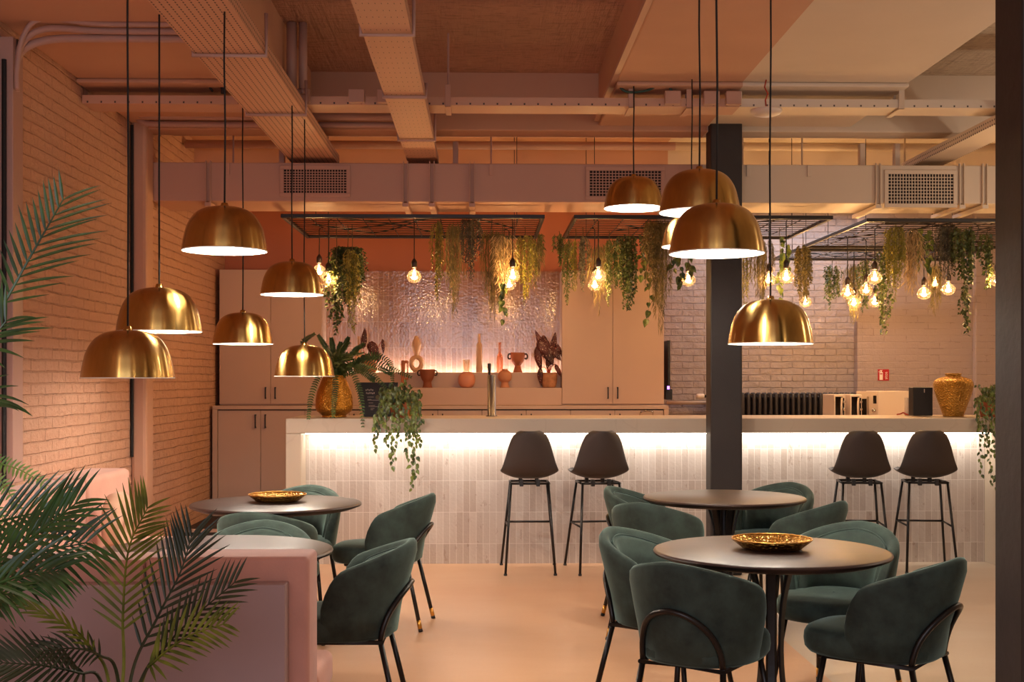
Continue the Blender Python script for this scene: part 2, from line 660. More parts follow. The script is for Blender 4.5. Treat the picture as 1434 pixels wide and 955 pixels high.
def light(kind, name, loc, energy, color, rot=None, size=None, size_y=None, radius=None, spot=None):
    ld = bpy.data.lights.new(name, kind)
    ld.energy = energy
    ld.color = color
    o = bpy.data.objects.new(name, ld)
    COL.objects.link(o)
    o.location = loc
    if rot:
        o.rotation_euler = rot
    if kind == 'AREA':
        ld.shape = 'RECTANGLE' if size_y else 'SQUARE'
        ld.size = size
        if size_y:
            ld.size_y = size_y
    if radius is not None:
        ld.shadow_soft_size = radius
    if spot:
        ld.spot_size = spot
        ld.spot_blend = .6
    return o


def bez(pts, n=20):
    """Catmull-Rom through the points"""
    pts = [Vector(p) for p in pts]
    q = [pts[0] * 2 - pts[1]] + pts + [pts[-1] * 2 - pts[-2]]
    out = []
    seg = len(pts) - 1
    for i in range(n + 1):
        t = i / n * seg
        k = min(int(t), seg - 1)
        u = t - k
        a, b, c, d = q[k], q[k + 1], q[k + 2], q[k + 3]
        out.append(.5 * ((2 * b) + (c - a) * u + (2 * a - 5 * b + 4 * c - d) * u * u + (3 * b - a - 3 * c + d) * u ** 3))
    return out
# ------------------------------------------------------------------ the room
XL, XR, YF, YB = -2.5, 5.9, -1.6, 12.4
ZC = 3.25          # soffits
struct(MB().box(XL - .2, XR + .2, YF, YB + .2, -.12, 0).build('floor', M['floor']))
struct(MB().box(XL - .2, XL, YF, YB + .2, 0, 3.75).build('wall_left', M['brick_y']))
struct(MB().box(XR, XR + .2, YF, YB + .2, 0, 3.75).build('wall_right', M['paint']))
XW = PX(1200, 12.3)
struct(MB().box(1.7, XW, 12.4, 12.6, 0, 3.75).build('wall_back', M['brick_x']))
struct(MB().box(XW, XR, 12.28, 12.6, 0, 3.75).build('wall_back_smooth', M['brick_soft']))
struct(MB().box(PX(1366, 12.2), XR, 12.2, 12.28, 0, 3.45).build('wall_back_pier', M['brick_soft'], bevel=.01))
struct(MB().box(XL, 1.70, 11.95, 12.6, 0, 3.75).build('wall_partition', M['terrapaint']))
struct(MB().box(XL, XL + .11, 8.78, 8.98, 0, ZC).build('trim_1', M['paint'], bevel=.025))
# ceiling: soffits, two deep bays between them, cross beam, slab beyond
c = MB()
RL, RRt, RB2 = -1.23, .83, 2.66
c.box(XL, RL, YF, 8.82, ZC, 3.75)
c.box(RRt, RB2, YF, 8.82, ZC, 3.75)
c.box(XL, RL, 7.6, 8.82, 3.222, ZC)
c.box(RRt, RB2, 7.6, 8.82, 3.222, ZC)
struct(c.build('ceiling', M['ceil'], bevel=.012))
struct(MB().box(RL, RRt, YF, 8.82, 3.6, 3.75).box(RB2, XR, YF, 8.82, 3.6, 3.75).build('ceiling_bays', M['concrete']))
struct(MB().box(XL, XR, 8.82, 9.05, 3.185, 3.75).build('ceiling_beam', M['ceil'], bevel=.01))
struct(MB().box(XL, XR, 9.05, YB, 3.47, 3.75).box(XL, XR, 10.7, 11.0, 3.2, 3.47).build('ceiling_slab', M['ceil']))
# lip along the bay edges
struct(MB().box(RRt - .035, RRt, 2, 8.8, ZC, ZC + .03).build('trim_2', M['metalpaint']))
# steel columns in one line
XC = 1.622


def column(y0, y1, name):
    m = MB()
    m.box(XC, XC + .228, y0, y1, 0, ZC)
    o = m.build(name, M['column'], bevel=.012)
    return struct(o)


column(8.72, 8.91, 'pillar')
column(3.655, 3.864, 'pillar.001')
# plinth line
struct(MB().box(XL, XL + .02, 8.98, 10.3, 0, .08).build('baseboard_left', M['paint']))

# vertical trunking and bent conduits on the left wall
t = thing('cable_trunking', 'painted upright cable trunking on left wall with slotted top', 'trunking', (XL, 6.5, 0))
MB().box(0, .07, -.09, .05, .86, PZ(62, 6.5)).build('channel', M['pipepaint'], t, bevel=.004)
m = MB()
for k in range(2):
    m.box(.07, .072, -.04, -.015, PZ(88 - 0, 6.5) + .06 * k, PZ(88, 6.5) + .06 * k + .04)
m.build('slot', M['black'], t)
MB().tube([(.03, -.105, .86), (.03, -.105, 3.05)], .012, 6).build('cable', M['cord'], t)  # black tube standing in for the dark shaded gap beside the trunking
for k, (dx, dz, w) in enumerate(((0, 0, .022), (.0, .045, .018), (-.0, .085, .014))):
    y = 6.5 - .044 * k
    pts = [(XL + .05 + .02 * k, y, 2.9), (XL + .05 + .02 * k, y, 3.0 - .0 * k), (XL + .08 + .02 * k, y, 3.12 + dz * .6),
           (XL + .22, y, 3.18 + dz), (XL + .5, y, 3.19 + dz * .6), (-1.6, y, 3.19 + dz * .6), (-1.25, y, 3.19 + dz * .6)]
    o = MB().tube(bez(pts, 40), w, 8).build('conduit', M['pipepaint'], None, True)
    tag(o, ['lowest thick painted conduit bending from trunking onto ceiling', 'middle painted conduit bending from trunking onto ceiling',
            'topmost thin painted conduit bending from trunking onto ceiling'][k], 'conduit', 'bent conduits above the left wall')
o = MB().tube([(XL + .014, 8.76, .85), (XL + .014, 8.76, 2.2), (XL + .014, 8.76, 3.2)], .011, 6).build('wall_cable', M['cord'])
tag(o, 'thin dark cable running up the corner of the left pilaster', 'cable')
# pipes under the cross beam
for k, (y, py, r, lab) in enumerate(((8.6, 164, .030, 'upper painted pipe running under the cross beam on the left'), (8.7, 176, .022, 'lower painted pipe running under the cross beam on the left'))):
    x1 = PX(562, y)
    o = MB().tube(bez([(XL + .02, y, PZ(py, y) + .12), (XL + .1, y, PZ(py, y) + .02), (XL + .3, y, PZ(py, y)), (x1 - .5, y, PZ(py, y)), (x1, y, PZ(py, y))], 24), r, 10).build('ceiling_pipe', M['pipepaint'], None, True)
    tag(o, lab, 'pipe')
for k, (z, y, r) in enumerate(((3.40, 9.9, .05), (3.36, 10.3, .035))):
    o = MB().tube([(XL + .02, y, z), (XR - .02, y, z)], r, 10).build('ceiling_pipe', M['pipepaint'], None, True)
    tag(o, ['thick painted pipe under the ceiling above the air duct', 'thin painted pipe under the ceiling behind the air duct'][k], 'pipe')


# ------------------------------------------------------------------ cable trays
def hanger_bracket(x0, x1, y, z0, z1, par):
    m = MB()
    m.tube([(x0 - .012, y, z1), (x0 - .012, y, z0 - .012), (x1 + .012, y, z0 - .012), (x1 + .012, y, z1)], .011, 6)
    return m.build('hanger', M['pipepaint'], par, True)


ZT = 3.02
t = thing('cable_tray', 'wide perforated painted cable tray hung lengthwise at the left', 'cable tray')
m = MB()
m.box(-1.43, -1.095, 3.0, 9.35, ZT, ZT + .004)
m.build('tray_floor', M['tray_wide'], t)
m = MB()
m.box(-1.095, -1.09, 3.0, 9.35, ZT, ZT + .075)
m.box(-1.435, -1.43, 3.0, 9.35, ZT, ZT + .075)
m.build('tray_side', M['tray_side'], t)
for py in (77, 160):
    y = (ZT - CAMZ) * FPX / (HOR - py)
    hanger_bracket(-1.43, -1.09, y, ZT, ZT + .2, t)
t = thing('cable_tray', 'narrow smooth painted cable tray hung lengthwise near the middle', 'cable tray')
m = MB()
m.box(-.56, -.34, 3.0, 9.35, ZT, ZT + .004)
m.build('tray_floor', M['tray_fine'], t)
MB().box(-.34, -.336, 3.0, 9.35, ZT, ZT + .06).box(-.564, -.56, 3.0, 9.35, ZT, ZT + .06).build('tray_side', M['tray_side'], t)
for py in (47, 134, 195):
    y = (ZT - CAMZ) * FPX / (HOR - py)
    hanger_bracket(-.56, -.336, y, ZT, 3.3 if py != 134 else 3.09, t)
# cross tray
Y3, Z3 = 7.7, 3.115
xl3 = PX(115, Y3)
t = thing('cable_tray', 'long punched cable tray crossing the whole ceiling in front of the beam', 'cable tray')
MB().box(xl3, XR - .1, Y3, Y3 + .004, Z3, Z3 + .052).build('tray_side', M['tray_cross'], t)
MB().box(xl3, XR - .1, Y3 + .004, Y3 + .23, Z3, Z3 + .004).build('tray_floor', M['metalpaint'], t)
MB().box(xl3, XR - .1, Y3 + .23, Y3 + .234, Z3, Z3 + .052).build('tray_side', M['tray_cross'], t)
for px, w in ((627, 8), (884, 8), (965, 8), (1262, 7)):
    x = PX(px, Y3)
    MB().box(x - .018, x + .018, Y3 - .012, Y3 + .245, Z3 - .012, Z3 - .004).box(x - .018, x + .018, Y3 - .012, Y3 - .004, Z3 - .012, Z3 + .13).build('hanger', M['metalpaint'], t, bevel=.003)
    MB().tube([(x, Y3 + .12, Z3), (x, Y3 + .12, 3.6 if px == 627 else ZC)], .008, 6).build('rod', M['pipepaint'], t)
for px in (424, 500, 540, 941, 995, 1026):
    x = PX(px, Y3)
    o = MB().box(x - .05, x + .05, Y3 - .05, Y3 - .006, Z3 + .005, Z3 + .09).build('junction_box', M['metalpaint'], None, bevel=.006)
    tag(o, {424: 'leftmost small painted junction box on the cross tray beside the wide tray', 500: 'painted junction box on the cross tray just left of the narrow tray',
            540: 'painted junction box on the cross tray behind the narrow tray', 941: 'painted junction box on the cross tray left of the dark pillar',
            995: 'painted junction box on the cross tray just above the dark pillar', 1026: 'painted junction box where the cross tray turns cream'}[px], 'junction box', 'junction boxes on the cross tray')
o = MB().tube(bez([P(864, 112, Y3 - .03), P(868, 122, Y3 - .03), P(880, 129, Y3 - .03), P(905, 127, Y3 - .03), P(924, 119, Y3 - .03), P(935, 119, Y3 - .03), P(941, 128, Y3 - .03)], 24), .008, 6).build('green_hose', M['greenhose'], None, True)
tag(o, 'thin dark green hose looped on top of the cross tray', 'hose')
m = MB()
t = thing('riser_pipes', 'pair of painted upright pipes beside the wide tray near the ceiling', 'pipe', (PX(413, 7.6), 7.6, 3.19))
for dx, r in ((-.02, .032), (.05, .026)):
    MB().tube([(dx, 0, 0), (dx, 0, .2), (dx, 0, .405)], r, 12).tube([(dx, 0, -.0), (dx, 0, -.03)], r * .6, 10).build('pipe', M['pipepaint'], t, True)
o = MB().tube(bez([P(313, 131, 7.72), P(311, 121, 7.72), P(301, 114, 7.72), P(294, 121, 7.72), P(298, 128, 7.72)], 16), [.016 - .0006 * k for k in range(17)], 8).tube([P(300, 115, 7.72), P(299, 104, 7.72)], .004, 5).build('cable_clamp', M['column'], None, True)
tag(o, 'small dark curled clamp on top of the cross tray at left', 'clamp')
# diagonal tray far right above the duct
t = thing('cable_tray', 'short sawtooth cable tray running back above the duct at far right', 'cable tray')
xa = PX(1330, 9.4)
MB().box(3.28, 3.5, 7.0, 10.4, 3.03, 3.034).build('tray_floor', M['metalpaint'], t)
MB().box(3.275, 3.28, 7.0, 10.4, 3.03, 3.09).build('tray_side', M['tray_side'], t)
MB().box(3.5, 3.505, 7.0, 10.4, 3.03, 3.09).build('tray_side', M['tray_side'], t)
for y, zz in ((7.3, 3.599), (9.8, 3.468)):
    MB().tube([(3.39, y, 3.034), (3.39, y, zz)], .008, 6).build('rod', M['pipepaint'], t)

# white ceiling lamp dish near the pillar
x, y = PX(1073, 7.55), 7.55
t = thing('ceiling_lamp', 'round white dish lamp with a red cable under the cross tray', 'ceiling lamp', (x, y, PZ(161, y)))
MB().lathe([(0, 0), (.05, .002), (.085, .014), (.098, .03), (.096, .042), (.05, .05), (0, .052)], 28).build('dish', M['plastic_w'], t, True)
MB().tube([(0, 0, .05), (-.005, 0, .1), (.01, 0, .14), (-.01, 0, .18), (.0, 0, ZC - PZ(161, y))], .005, 6).build('cable', M['redcloth'], t, True)

# ------------------------------------------------------------------ air duct
YD0, YD1 = 9.0, 9.54
ZD1, ZD0 = PZ(228, YD0) - .005, PZ(283, YD0)
XD0, XD1 = PX(213, YD0), XR - .05
t = thing('air_duct', 'long rectangular painted air duct running across above the bar', 'air duct')
MB().box(XD0, XD1, YD0, YD1, ZD0, ZD1).build('duct_body', M['metalpaint'], t, bevel=.006)
for px in (292, 568, 605, 661, 1229, 1346, 1378):
    x = PX(px, YD0)
    m = MB()
    for dx in (-.02, .012):
        m.box(x + dx, x + dx + .008, YD0 - .025, YD0 - .001, ZD0 - .02, ZD1 + .012)
    m.box(x - .022, x + .022, YD0 - .03, YD1 + .02, ZD0 - .04, ZD0 - .012)
    m.build('strap', M['metalpaint'], t, bevel=.002)
for px in (319, 688, 1048, 1133):
    x = PX(px, YD0)
    MB().tube([(x, YD0 + .2, ZD1), (x, YD0 + .2, 3.469)], .007, 6).build('rod', M['pipepaint'], t)
    MB().box(x - .015, x + .015, YD0 - .012, YD0 - .001, ZD1 - .09, ZD1 - .005).build('bracket', M['metalpaint'], t, bevel=.002)
for px in (388, 637, 1220, 1270):
    x = PX(px, YD0)
    MB().box(x - .02, x + .02, YD0 + .2, YD0 + .26, ZD1, ZD1 + .2).build('bracket', M['metalpaint'], t, bevel=.003)


def vent(px0, px1, py0, py1, lab):
    x0, x1 = PX(px0, YD0), PX(px1, YD0)
    z1, z0 = PZ(py0, YD0), PZ(py1, YD0)
    g = thing('air_vent', lab, 'air vent', ((x0 + x1) / 2, YD0 - .001, z0), 0, 'grilles in the air duct')
    w, h = (x1 - x0) / 2, z1 - z0
    fr = .03
    MB().box(-w, w, -.014, 0, 0, fr).box(-w, w, -.014, 0, h - fr, h).box(-w, -w + fr, -.014, 0, fr, h - fr).box(w - fr, w, -.014, 0, fr, h - fr).build('frame', M['metalpaint'], g, bevel=.003)
    MB().box(-w + fr, w - fr, -.002, -.0005, fr, h - fr).build('backing', M['cab_dark'], g)
    m = MB()
    nx, nz = 22, 9
    for i in range(1, nx):
        x = -w + fr + (2 * w - 2 * fr) * i / nx
        m.box(x - .0028, x + .0028, -.010, -.004, fr, h - fr)
    for i in range(1, nz):
        z = fr + (h - 2 * fr) * i / nz
        m.box(-w + fr, w - fr, -.012, -.005, z - .0028, z + .0028)
    m.build('grille', M['metalpaint'], g)


vent(392, 491, 233, 277, 'leftmost square mesh air grille in the duct, salmon frame')
vent(820, 931, 233, 280, 'middle mesh air grille in the duct behind a brass pendant')
vent(1238, 1340, 236, 289, 'rightmost mesh air grille in the duct, cream raised frame')

# ------------------------------------------------------------------ bar counter
YT, YC0, YC1 = 9.33, 9.08, 9.88
ZB1, ZB0 = 1.11, 1.0
XB0, XB1 = PX(400, YC0), PX(1419, YC0)
LEGW = .112
t = thing('bar_counter', 'long pale stone bar counter with tiled front and glowing underside', 'bar counter', (0, 0, 0))
MB().box(XB0, XB1, YC0, YC1, ZB0, ZB1).build('countertop', M['stone'], t, bevel=.006)
MB().box(XB0, XB0 + LEGW, YC0, YC1, 0, ZB0 - .001).build('side_panel', M['stone'], t, bevel=.005)
MB().box(XB1 - LEGW, XB1, YC0, YC1, 0, ZB0 - .001).build('side_panel', M['stone'], t, bevel=.005)
MB().box(XB0 + LEGW + .001, XB1 - LEGW - .001, YT, YT + .1, 0, ZB0 - .001).build('tiled_front', M['tile_bar'], t)
MB().box(XB0 + LEGW, XB1 - LEGW, YC1 - .04, YC1 - .01, 0.15, ZB0 - .002).build('back_panel', M['cab'], t)
MB().box(XB0 + LEGW + .01, XB1 - LEGW - .01, YC0 + .16, YC0 + .175, ZB0 - .012, ZB0 - .002).build('light_strip', M['led'], t)
light('AREA', 'counter_led', ((XB0 + XB1) / 2, YC0 + .168, ZB0 - .014), 12.5, (1, .97, .91), (R(14), 0, 0), XB1 - XB0 - .3, .02)
# raised platform behind the bar
o = MB().box(XL + .005, XB0 - .005, 10.3, 11.28, 0, .15).box(XB0 - .005, 1.68, 10.3, 11.28, 0, .15).build('floor_platform', M['rubber'])
struct(o)
o = MB().box(XL + .005, XB0 - .005, 10.285, 10.3, .125, .152).build('trim_3', M['cab'])
struct(o)

# ------------------------------------------------------------------ cabinets at the back
YK0, YK1 = 11.3, 11.94      # base units
ZK = PZ(568, YK0)
XK0, XK1 = PX(298, YK0), PX(936, YK0)
YU = 11.5
ZU = PZ(378, YU)


def handle(par, x, y, z0, z1):
    m = MB()
    m.box(x - .006, x + .006, y - .03, y - .02, z0, z1)
    m.box(x - .006, x + .006, y - .021, y, z0, z0 + .012).box(x - .006, x + .006, y - .021, y, z1 - .012, z1)
    return m.build('handle', M['black'], par, bevel=.002)


edges = [305, 365, 427] + [427 + 62 * k for k in range(1, 9)]
nbase = len(edges) // 2
ex = [PX(e, YK0) for e in edges]
ex[-1] = XK1 - .045
names = ['leftmost base cabinet by the brick wall, two tall doors', 'base cabinet behind the gold vase and fern', 'base cabinet behind the menu board and trailing plant',
         'base cabinet behind the steel tap column', 'base cabinet behind the bar, right of the tap column', 'rightmost base cabinet under the right wall cupboards']
# units of two doors each
k = 0
u = 0
while k + 1 < len(ex):
    a = ex[k]
    mid = ex[min(k + 1, len(ex) - 1)]
    b = ex[min(k + 2, len(ex) - 1)]
    g = thing('base_cabinet', names[min(u, 5)], 'cabinet', ((a + b) / 2, YK0, .15), 0, 'base cabinets behind the bar')
    cx = (a + b) / 2
    h = ZK - .15 - .035
    MB().box(a - cx, b - cx, .02, YK1 - YK0, 0, h).build('body', M['cab_dark'], g)
    for (p, q, s) in ((a, mid, 1), (mid, b, -1)):
        if q - p < .05:
            continue
        top = h - .008
        d = MB().box(p - cx + .002, q - cx - .002, 0, .019, .06, top).build('door', M['cab'], g, bevel=.0015)
        hx = (q - cx - .045) if s == 1 else (p - cx + .045)
        if q <= ex[2] + .01:
            handle(d, hx, 0, top - .16, top - .035)
        else:
            MB().tube([(hx, 0, top - .035), (hx, -.025, top - .035), (hx, -.025, top - .10), (hx, 0, top - .10)], .006, 6).build('handle', M['black'], d)
    if abs(b - ex[-1]) < .01:
        pass
    k += 2
    u += 1
g = thing('cabinet_surround', 'long blush worktop and side panels framing the base cabinets', 'worktop')
MB().box(XK0, XK1, YK0 - .02, YK1, ZK - .033, ZK).build('worktop', M['cab'], g, bevel=.003)
MB().box(XK0, ex[0] - .002, YK0 - .02, YK1, .15, ZK - .034).build('side_panel', M['cab'], g, bevel=.002)
MB().box(ex[-1] + .002, XK1, YK0 - .02, YK1, 0.0, ZK - .034).build('side_panel', M['cab'], g, bevel=.002)
x = PX(905, YK0 - .02)
o = MB().tube(bez([(x - .06, YK0 - .022, ZK - .085), (x - .055, YK0 - .06, ZK - .06), (x - .03, YK0 - .065, ZK - .05), (x + .03, YK0 - .065, ZK - .05), (x + .055, YK0 - .06, ZK - .06), (x + .06, YK0 - .022, ZK - .085)], 16), .007, 8).build('door_pull', M['chrome'], None, True)
tag(o, 'bright chrome bow handle at the right end of the base cabinets', 'handle')

XU = [PX(307, YU), PX(379, YU), PX(450, YU), PX(787, YU), PX(858, YU), PX(930, YU)]
for (a, mid, b, lab) in ((XU[0], XU[1], XU[2], 'tall blush wall cupboard with two doors, left of the tiled niche'), (XU[3], XU[4], XU[5], 'tall blush wall cupboard with two doors, right of the tiled niche')):
    cx = (a + b) / 2
    g = thing('wall_cupboard', lab, 'cupboard', (cx, YU, ZK), 0, 'wall cupboards beside the niche')
    h = ZU - ZK
    MB().box(a - cx, b - cx, .02, YK1 - YU, .002, h).build('body', M['cab'], g, bevel=.002)
    for (p, q, s) in ((a, mid, 1), (mid, b, -1)):
        d = MB().box(p - cx + .002, q - cx - .002, 0, .019, .012, h - .002).build('door', M['cab'], g, bevel=.0015)
        hx = (q - cx - .045) if s == 1 else (p - cx + .045)
        handle(d, hx, 0, .06, .17)

# niche: glazed tiles, two ledges, light strip
YN = 11.86
struct(MB().box(XU[2] + .001, XU[3] - .001, YN, YN + .08, ZK + .1, PZ(380, YN)).build('wall_tiles', M['tile_niche']))
ZL1, ZL2 = PZ(543, YU), PZ(521.5, 11.66)
YL2 = 11.66
g = thing('niche_ledge', 'two step blush ledge under the glazed tile niche', 'ledge')
MB().box(XU[2] + .002, XU[3] - .002, YU, YL2, ZK + .001, ZL1).build('lower_step', M['cab'], g, bevel=.003)
MB().box(XU[2] + .002, XU[3] - .002, YL2 + .001, YL2 + .10, ZK + .001, ZL2).build('upper_step', M['cab'], g, bevel=.003)
MB().box(XU[2] + .01, XU[3] - .01, YL2 + .125, YL2 + .15, ZL2 - .06, ZL2 - .05).build('light_strip', M['led'], g)
xm = (XU[2] + XU[3]) / 2
light('AREA', 'niche_led', (xm, YL2 + .145, ZL2 - .045), 7, (1, .94, .88), (R(180 - 12), 0, 0), XU[3] - XU[2] - .05, .03)
# ------------------------------------------------------------------ dining chairs
def sm(x):
    x = max(0, min(1, x))
    return x * x * (3 - 2 * x)


CA, CB, CTOP, CBOT = .25, .262, .752, .382


def shell_point(al, o, z, tk):
    """al 0 at the rear of the chair; o metres inwards from the outer face"""
    s = .83 + .17 * sm((z - .30) / .42)
    lean = -.045 * sm((z - .45) / .3) * max(0, math.cos(al))
    a, b = CA * s - o, CB * s - o
    return (-a * math.cos(al) + lean, b * math.sin(al), z)


def chair_shell(am, prof, tk, top0, bot, rnd_from, drop, n=44):
    rows = []
    for i in range(n + 1):
        al = -am + 2 * am * i / n
        u = abs(al) / am
        zt = top0 - drop * (u ** 1.6)
        if u > rnd_from:
            w = (u - rnd_from) / (1 - rnd_from)
            zt = bot + (zt - bot) * max(.03, math.sqrt(max(0, 1 - w * w)))
        th = tk * (1 if u < .93 else max(.35, math.sqrt(max(0, 1 - ((u - .93) / .07) ** 2))))
        rows.append([shell_point(al, o * th + (tk - th) * .5, bot + (zt - bot) * k, tk) for (o, k) in prof])
    m = MB()
    m.grid(rows, closed_u=True)
    np_ = len(prof)
    m.f.append(tuple(range(np_))[::-1])
    m.f.append(tuple(n * np_ + k for k in range(np_)))
    return m, rows


def make_chair(label):
    t = thing('dining_chair', label, 'chair', group='green velvet dining chairs')
    prof = [(0, 0), (0, .3), (0, .6), (0, .86), (.08, .96), (.3, 1.0), (.6, 1.0), (.9, .965), (1, .88), (1, .6), (1, .3), (1, 0)]
    m, rows = chair_shell(R(112), prof, .05, CTOP, CBOT, .74, .15)
    m.build('backrest', M['velvet'], t, True)
    prof2 = [(.9, .05), (.9, .5), (.9, .93), (1.25, .985), (1.6, .93), (1.7, .5), (1.7, .05)]
    m, rows2 = chair_shell(R(96), prof2, .05, CTOP - .028, .40, .70, .12)
    m.build('inner_back', M['velvet'], t, True)
    MB().tube([Vector(r[3]) for r in rows2], .0045, 6).build('piping', M['velvet'], t, True)
    # seat cushion
    m = MB()
    rows = []
    for (z, sc) in ((.365, .80), (.368, .93), (.385, .985), (.41, 1.0), (.435, .99), (.452, .955), (.462, .88), (.468, .6), (.47, .25), (.47, .02)):
        row = []
        for k in range(40):
            a = 2 * PI * k / 40
            ca, sa = math.cos(a), math.sin(a)
            e = 2.6
            rr = (abs(ca) ** e + abs(sa) ** e) ** (-1 / e)
            w = .225 - .02 * (ca < 0) * abs(ca)
            row.append((.045 + .255 * sc * rr * ca, w * sc * rr * sa, z))
        rows.append(row)
    m.grid(rows, closed_u=True)
    m.f.append(tuple(range(40))[::-1])
    m.build('seat', M['velvet'], t, True)
    # frame
    zf = .362
    ring = [(.19, -.17, zf), (.19, .17, zf), (-.17, .165, zf), (-.17, -.165, zf), (.19, -.17, zf)]
    MB().tube(ring, .009, 8).build('seat_frame', M['blacktube'], t, True)
    hx = .158
    pts = []
    for k in range(25):
        q = PI * k / 24
        y, z = hx * math.cos(q), zf + .215 * math.sin(q) ** .85
        s = .83 + .17 * sm((z - .30) / .42)
        lean = -.045 * sm((z - .45) / .3)
        x = -(CA * s) * math.sqrt(max(0, 1 - (y / (CB * s)) ** 2)) + lean - .014
        pts.append((x, y, z))
    MB().tube(pts, .0115, 8).build('back_hoop', M['blacktube'], t, True)
    xr = pts[0][0]
    for (x0, y0, x1, y1) in ((.17, .165, .225, .215), (.17, -.165, .225, -.215), (xr, hx, xr - .085, .195), (xr, -hx, xr - .085, -.195)):
        a, b = Vector((x0, y0, zf + .005)), Vector((x1, y1, 0))
        l = MB().tube([a, b + (a - b) * .02], .0115, 8).build('leg', M['blacktube'], t, True)
        MB().tube([b + (a - b) * .02, b + (a - b) * .17], .0122, 8).build('foot_cap', M['gold_cap'], l, True)
        MB().tube([b, b + (a - b) * .045], .0125, 8).build('foot_glide', M['blacktube'], l, True)
    return t


chairs = [
    (.81, 4.56, 56, 'green velvet chair nearest the camera, back turned, at the right front table'),
    (.775, 5.22, -38, 'green velvet chair at left of the right front table with gold tray'),
    (1.56, 5.37, 231, 'green velvet chair facing forward, behind right end of the front tray table'),
    (1.52, 4.60, 139, 'green velvet chair at far right front, arched tube on its back'),
    (.965, 6.68, 57, 'green velvet chair, back turned, in front of the bare rear table'),
    (1.01, 7.33, -24, 'green velvet chair at left of the bare rear table by the bar'),
    (1.76, 7.50, 228, 'green velvet chair behind the bare rear table, right of the dark pillar'),
    (1.70, 6.68, 140, 'green velvet chair in front right of the bare rear table'),
    (-.56, 5.02, 178, 'green velvet chair beside the pink bench end, side view'),
    (-.56, 7.04, 172, 'green velvet chair alone right of the left rear tray table'),
    (-1.00, 5.42, -88, 'green velvet chair facing forward behind the table at the pink bench'),
    (-1.09, 6.30, 80, 'green velvet chair, back turned, in front of the left rear tray table'),
    (-1.10, 7.31, -98, 'green velvet chair behind the left rear tray table before the bar end'),
]
first = None
for (x, y, a, lab) in chairs:
    if first is None:
        first = make_chair(lab)
        first.location = (x, y, 0)
        first.rotation_euler = (0, 0, R(a))
    else:
        dup(first, (x, y, 0), R(a), lab)


# ------------------------------------------------------------------ tables
def make_table(label):
    t = thing('round_table', label, 'table', group='round dark dining tables')
    RT = .468
    MB().lathe([(0, .72), (RT - .012, .72), (RT - .003, .717), (RT, .711)], 72).build('tabletop', M['table'], t, True)
    MB().lathe([(RT, .711), (RT - .004, .703), (RT - .05, .686), (RT - .08, .684), (0, .684)], 72).build('table_edge', M['table_edge'], t, True)
    MB().lathe([(0, .683), (.2, .683), (.2, .672), (0, .672)], 36).build('top_plate', M['black'], t, True)
    for k in range(6):
        a = 2 * PI * k / 6 + .3
        prof = [(.10, .672), (.078, .60), (.058, .50), (.05, .38), (.052, .25), (.07, .12), (.11, .04), (.165, .012)]
        pts = [Vector((r * math.cos(a), r * math.sin(a), z)) for r, z in prof]
        pts = bez(pts, 20)
        side = Vector((-math.sin(a), math.cos(a), 0))
        m = MB()
        rows = []
        for i, p in enumerate(pts):
            w = .014 + .010 * abs(i / 20 - .5)
            rad = Vector((math.cos(a), math.sin(a), 0))
            rows.append([p + side * w, p + side * w - rad * .010, p - side * w - rad * .010, p - side * w])
        m.grid(rows, closed_u=True)
        m.build('leg', M['black'], t, bevel=.002)
    MB().lathe([(0, .0), (.195, 0), (.195, .012), (.1, .02), (0, .02)], 40).build('foot_plate', M['black'], t, True)
    MB().lathe([(.022, .02), (.022, .673)], 16).build('core_post', M['black'], t, True)
    return t


TABLES = [(PX(1080, 4.873), 4.873, 'round dark table at right front carrying a gold tray'), (PX(1014, 7.09), 7.09, 'round bare table at right rear in front of the dark pillar'),
          (PX(301, 4.935), 4.935, 'round table half hidden behind the pink bench'), (PX(387, 6.8), 6.8, 'round table at left rear carrying a gold tray')]
tb = None
for (x, y, lab) in TABLES:
    if tb is None:
        tb = make_table(lab)
        tb.location = (x, y, 0)
    else:
        dup(tb, (x, y, 0), .4, lab)


def gold_tray(x, y, label):
    t = thing('gold_tray', label, 'tray', (x, y, .7205), 0, 'hammered gold trays')
    MB().lathe([(0, .006), (.10, .006), (.112, .010), (.150, .034), (.157, .040), (.160, .0405), (.158, .036), (.118, .004), (.105, 0), (0, 0)], 56).build('dish', M['hammer_tray'], t, True)
    m = MB()
    for k in range(56):
        a = 2 * PI * k / 56
        m.add([(.157 * math.cos(a + d), .157 * math.sin(a + d), .0405 + e) for d, e in ((-.04, 0), (0, .004), (.04, 0), (0, -.006))], [(0, 1, 2, 3)])
    MB().tube([(.158 * math.cos(2 * PI * k / 56), .158 * math.sin(2 * PI * k / 56), .040 + .0012 * (k % 2)) for k in range(57)], .003, 6).build('rim', M['gold_cap'], t, True)
    return t


gold_tray(PX(1083, 4.873) + .0, 4.90, 'round hammered gold tray on the right front table')
gold_tray(PX(386, 6.8), 6.86, 'round hammered gold tray on the left rear table')


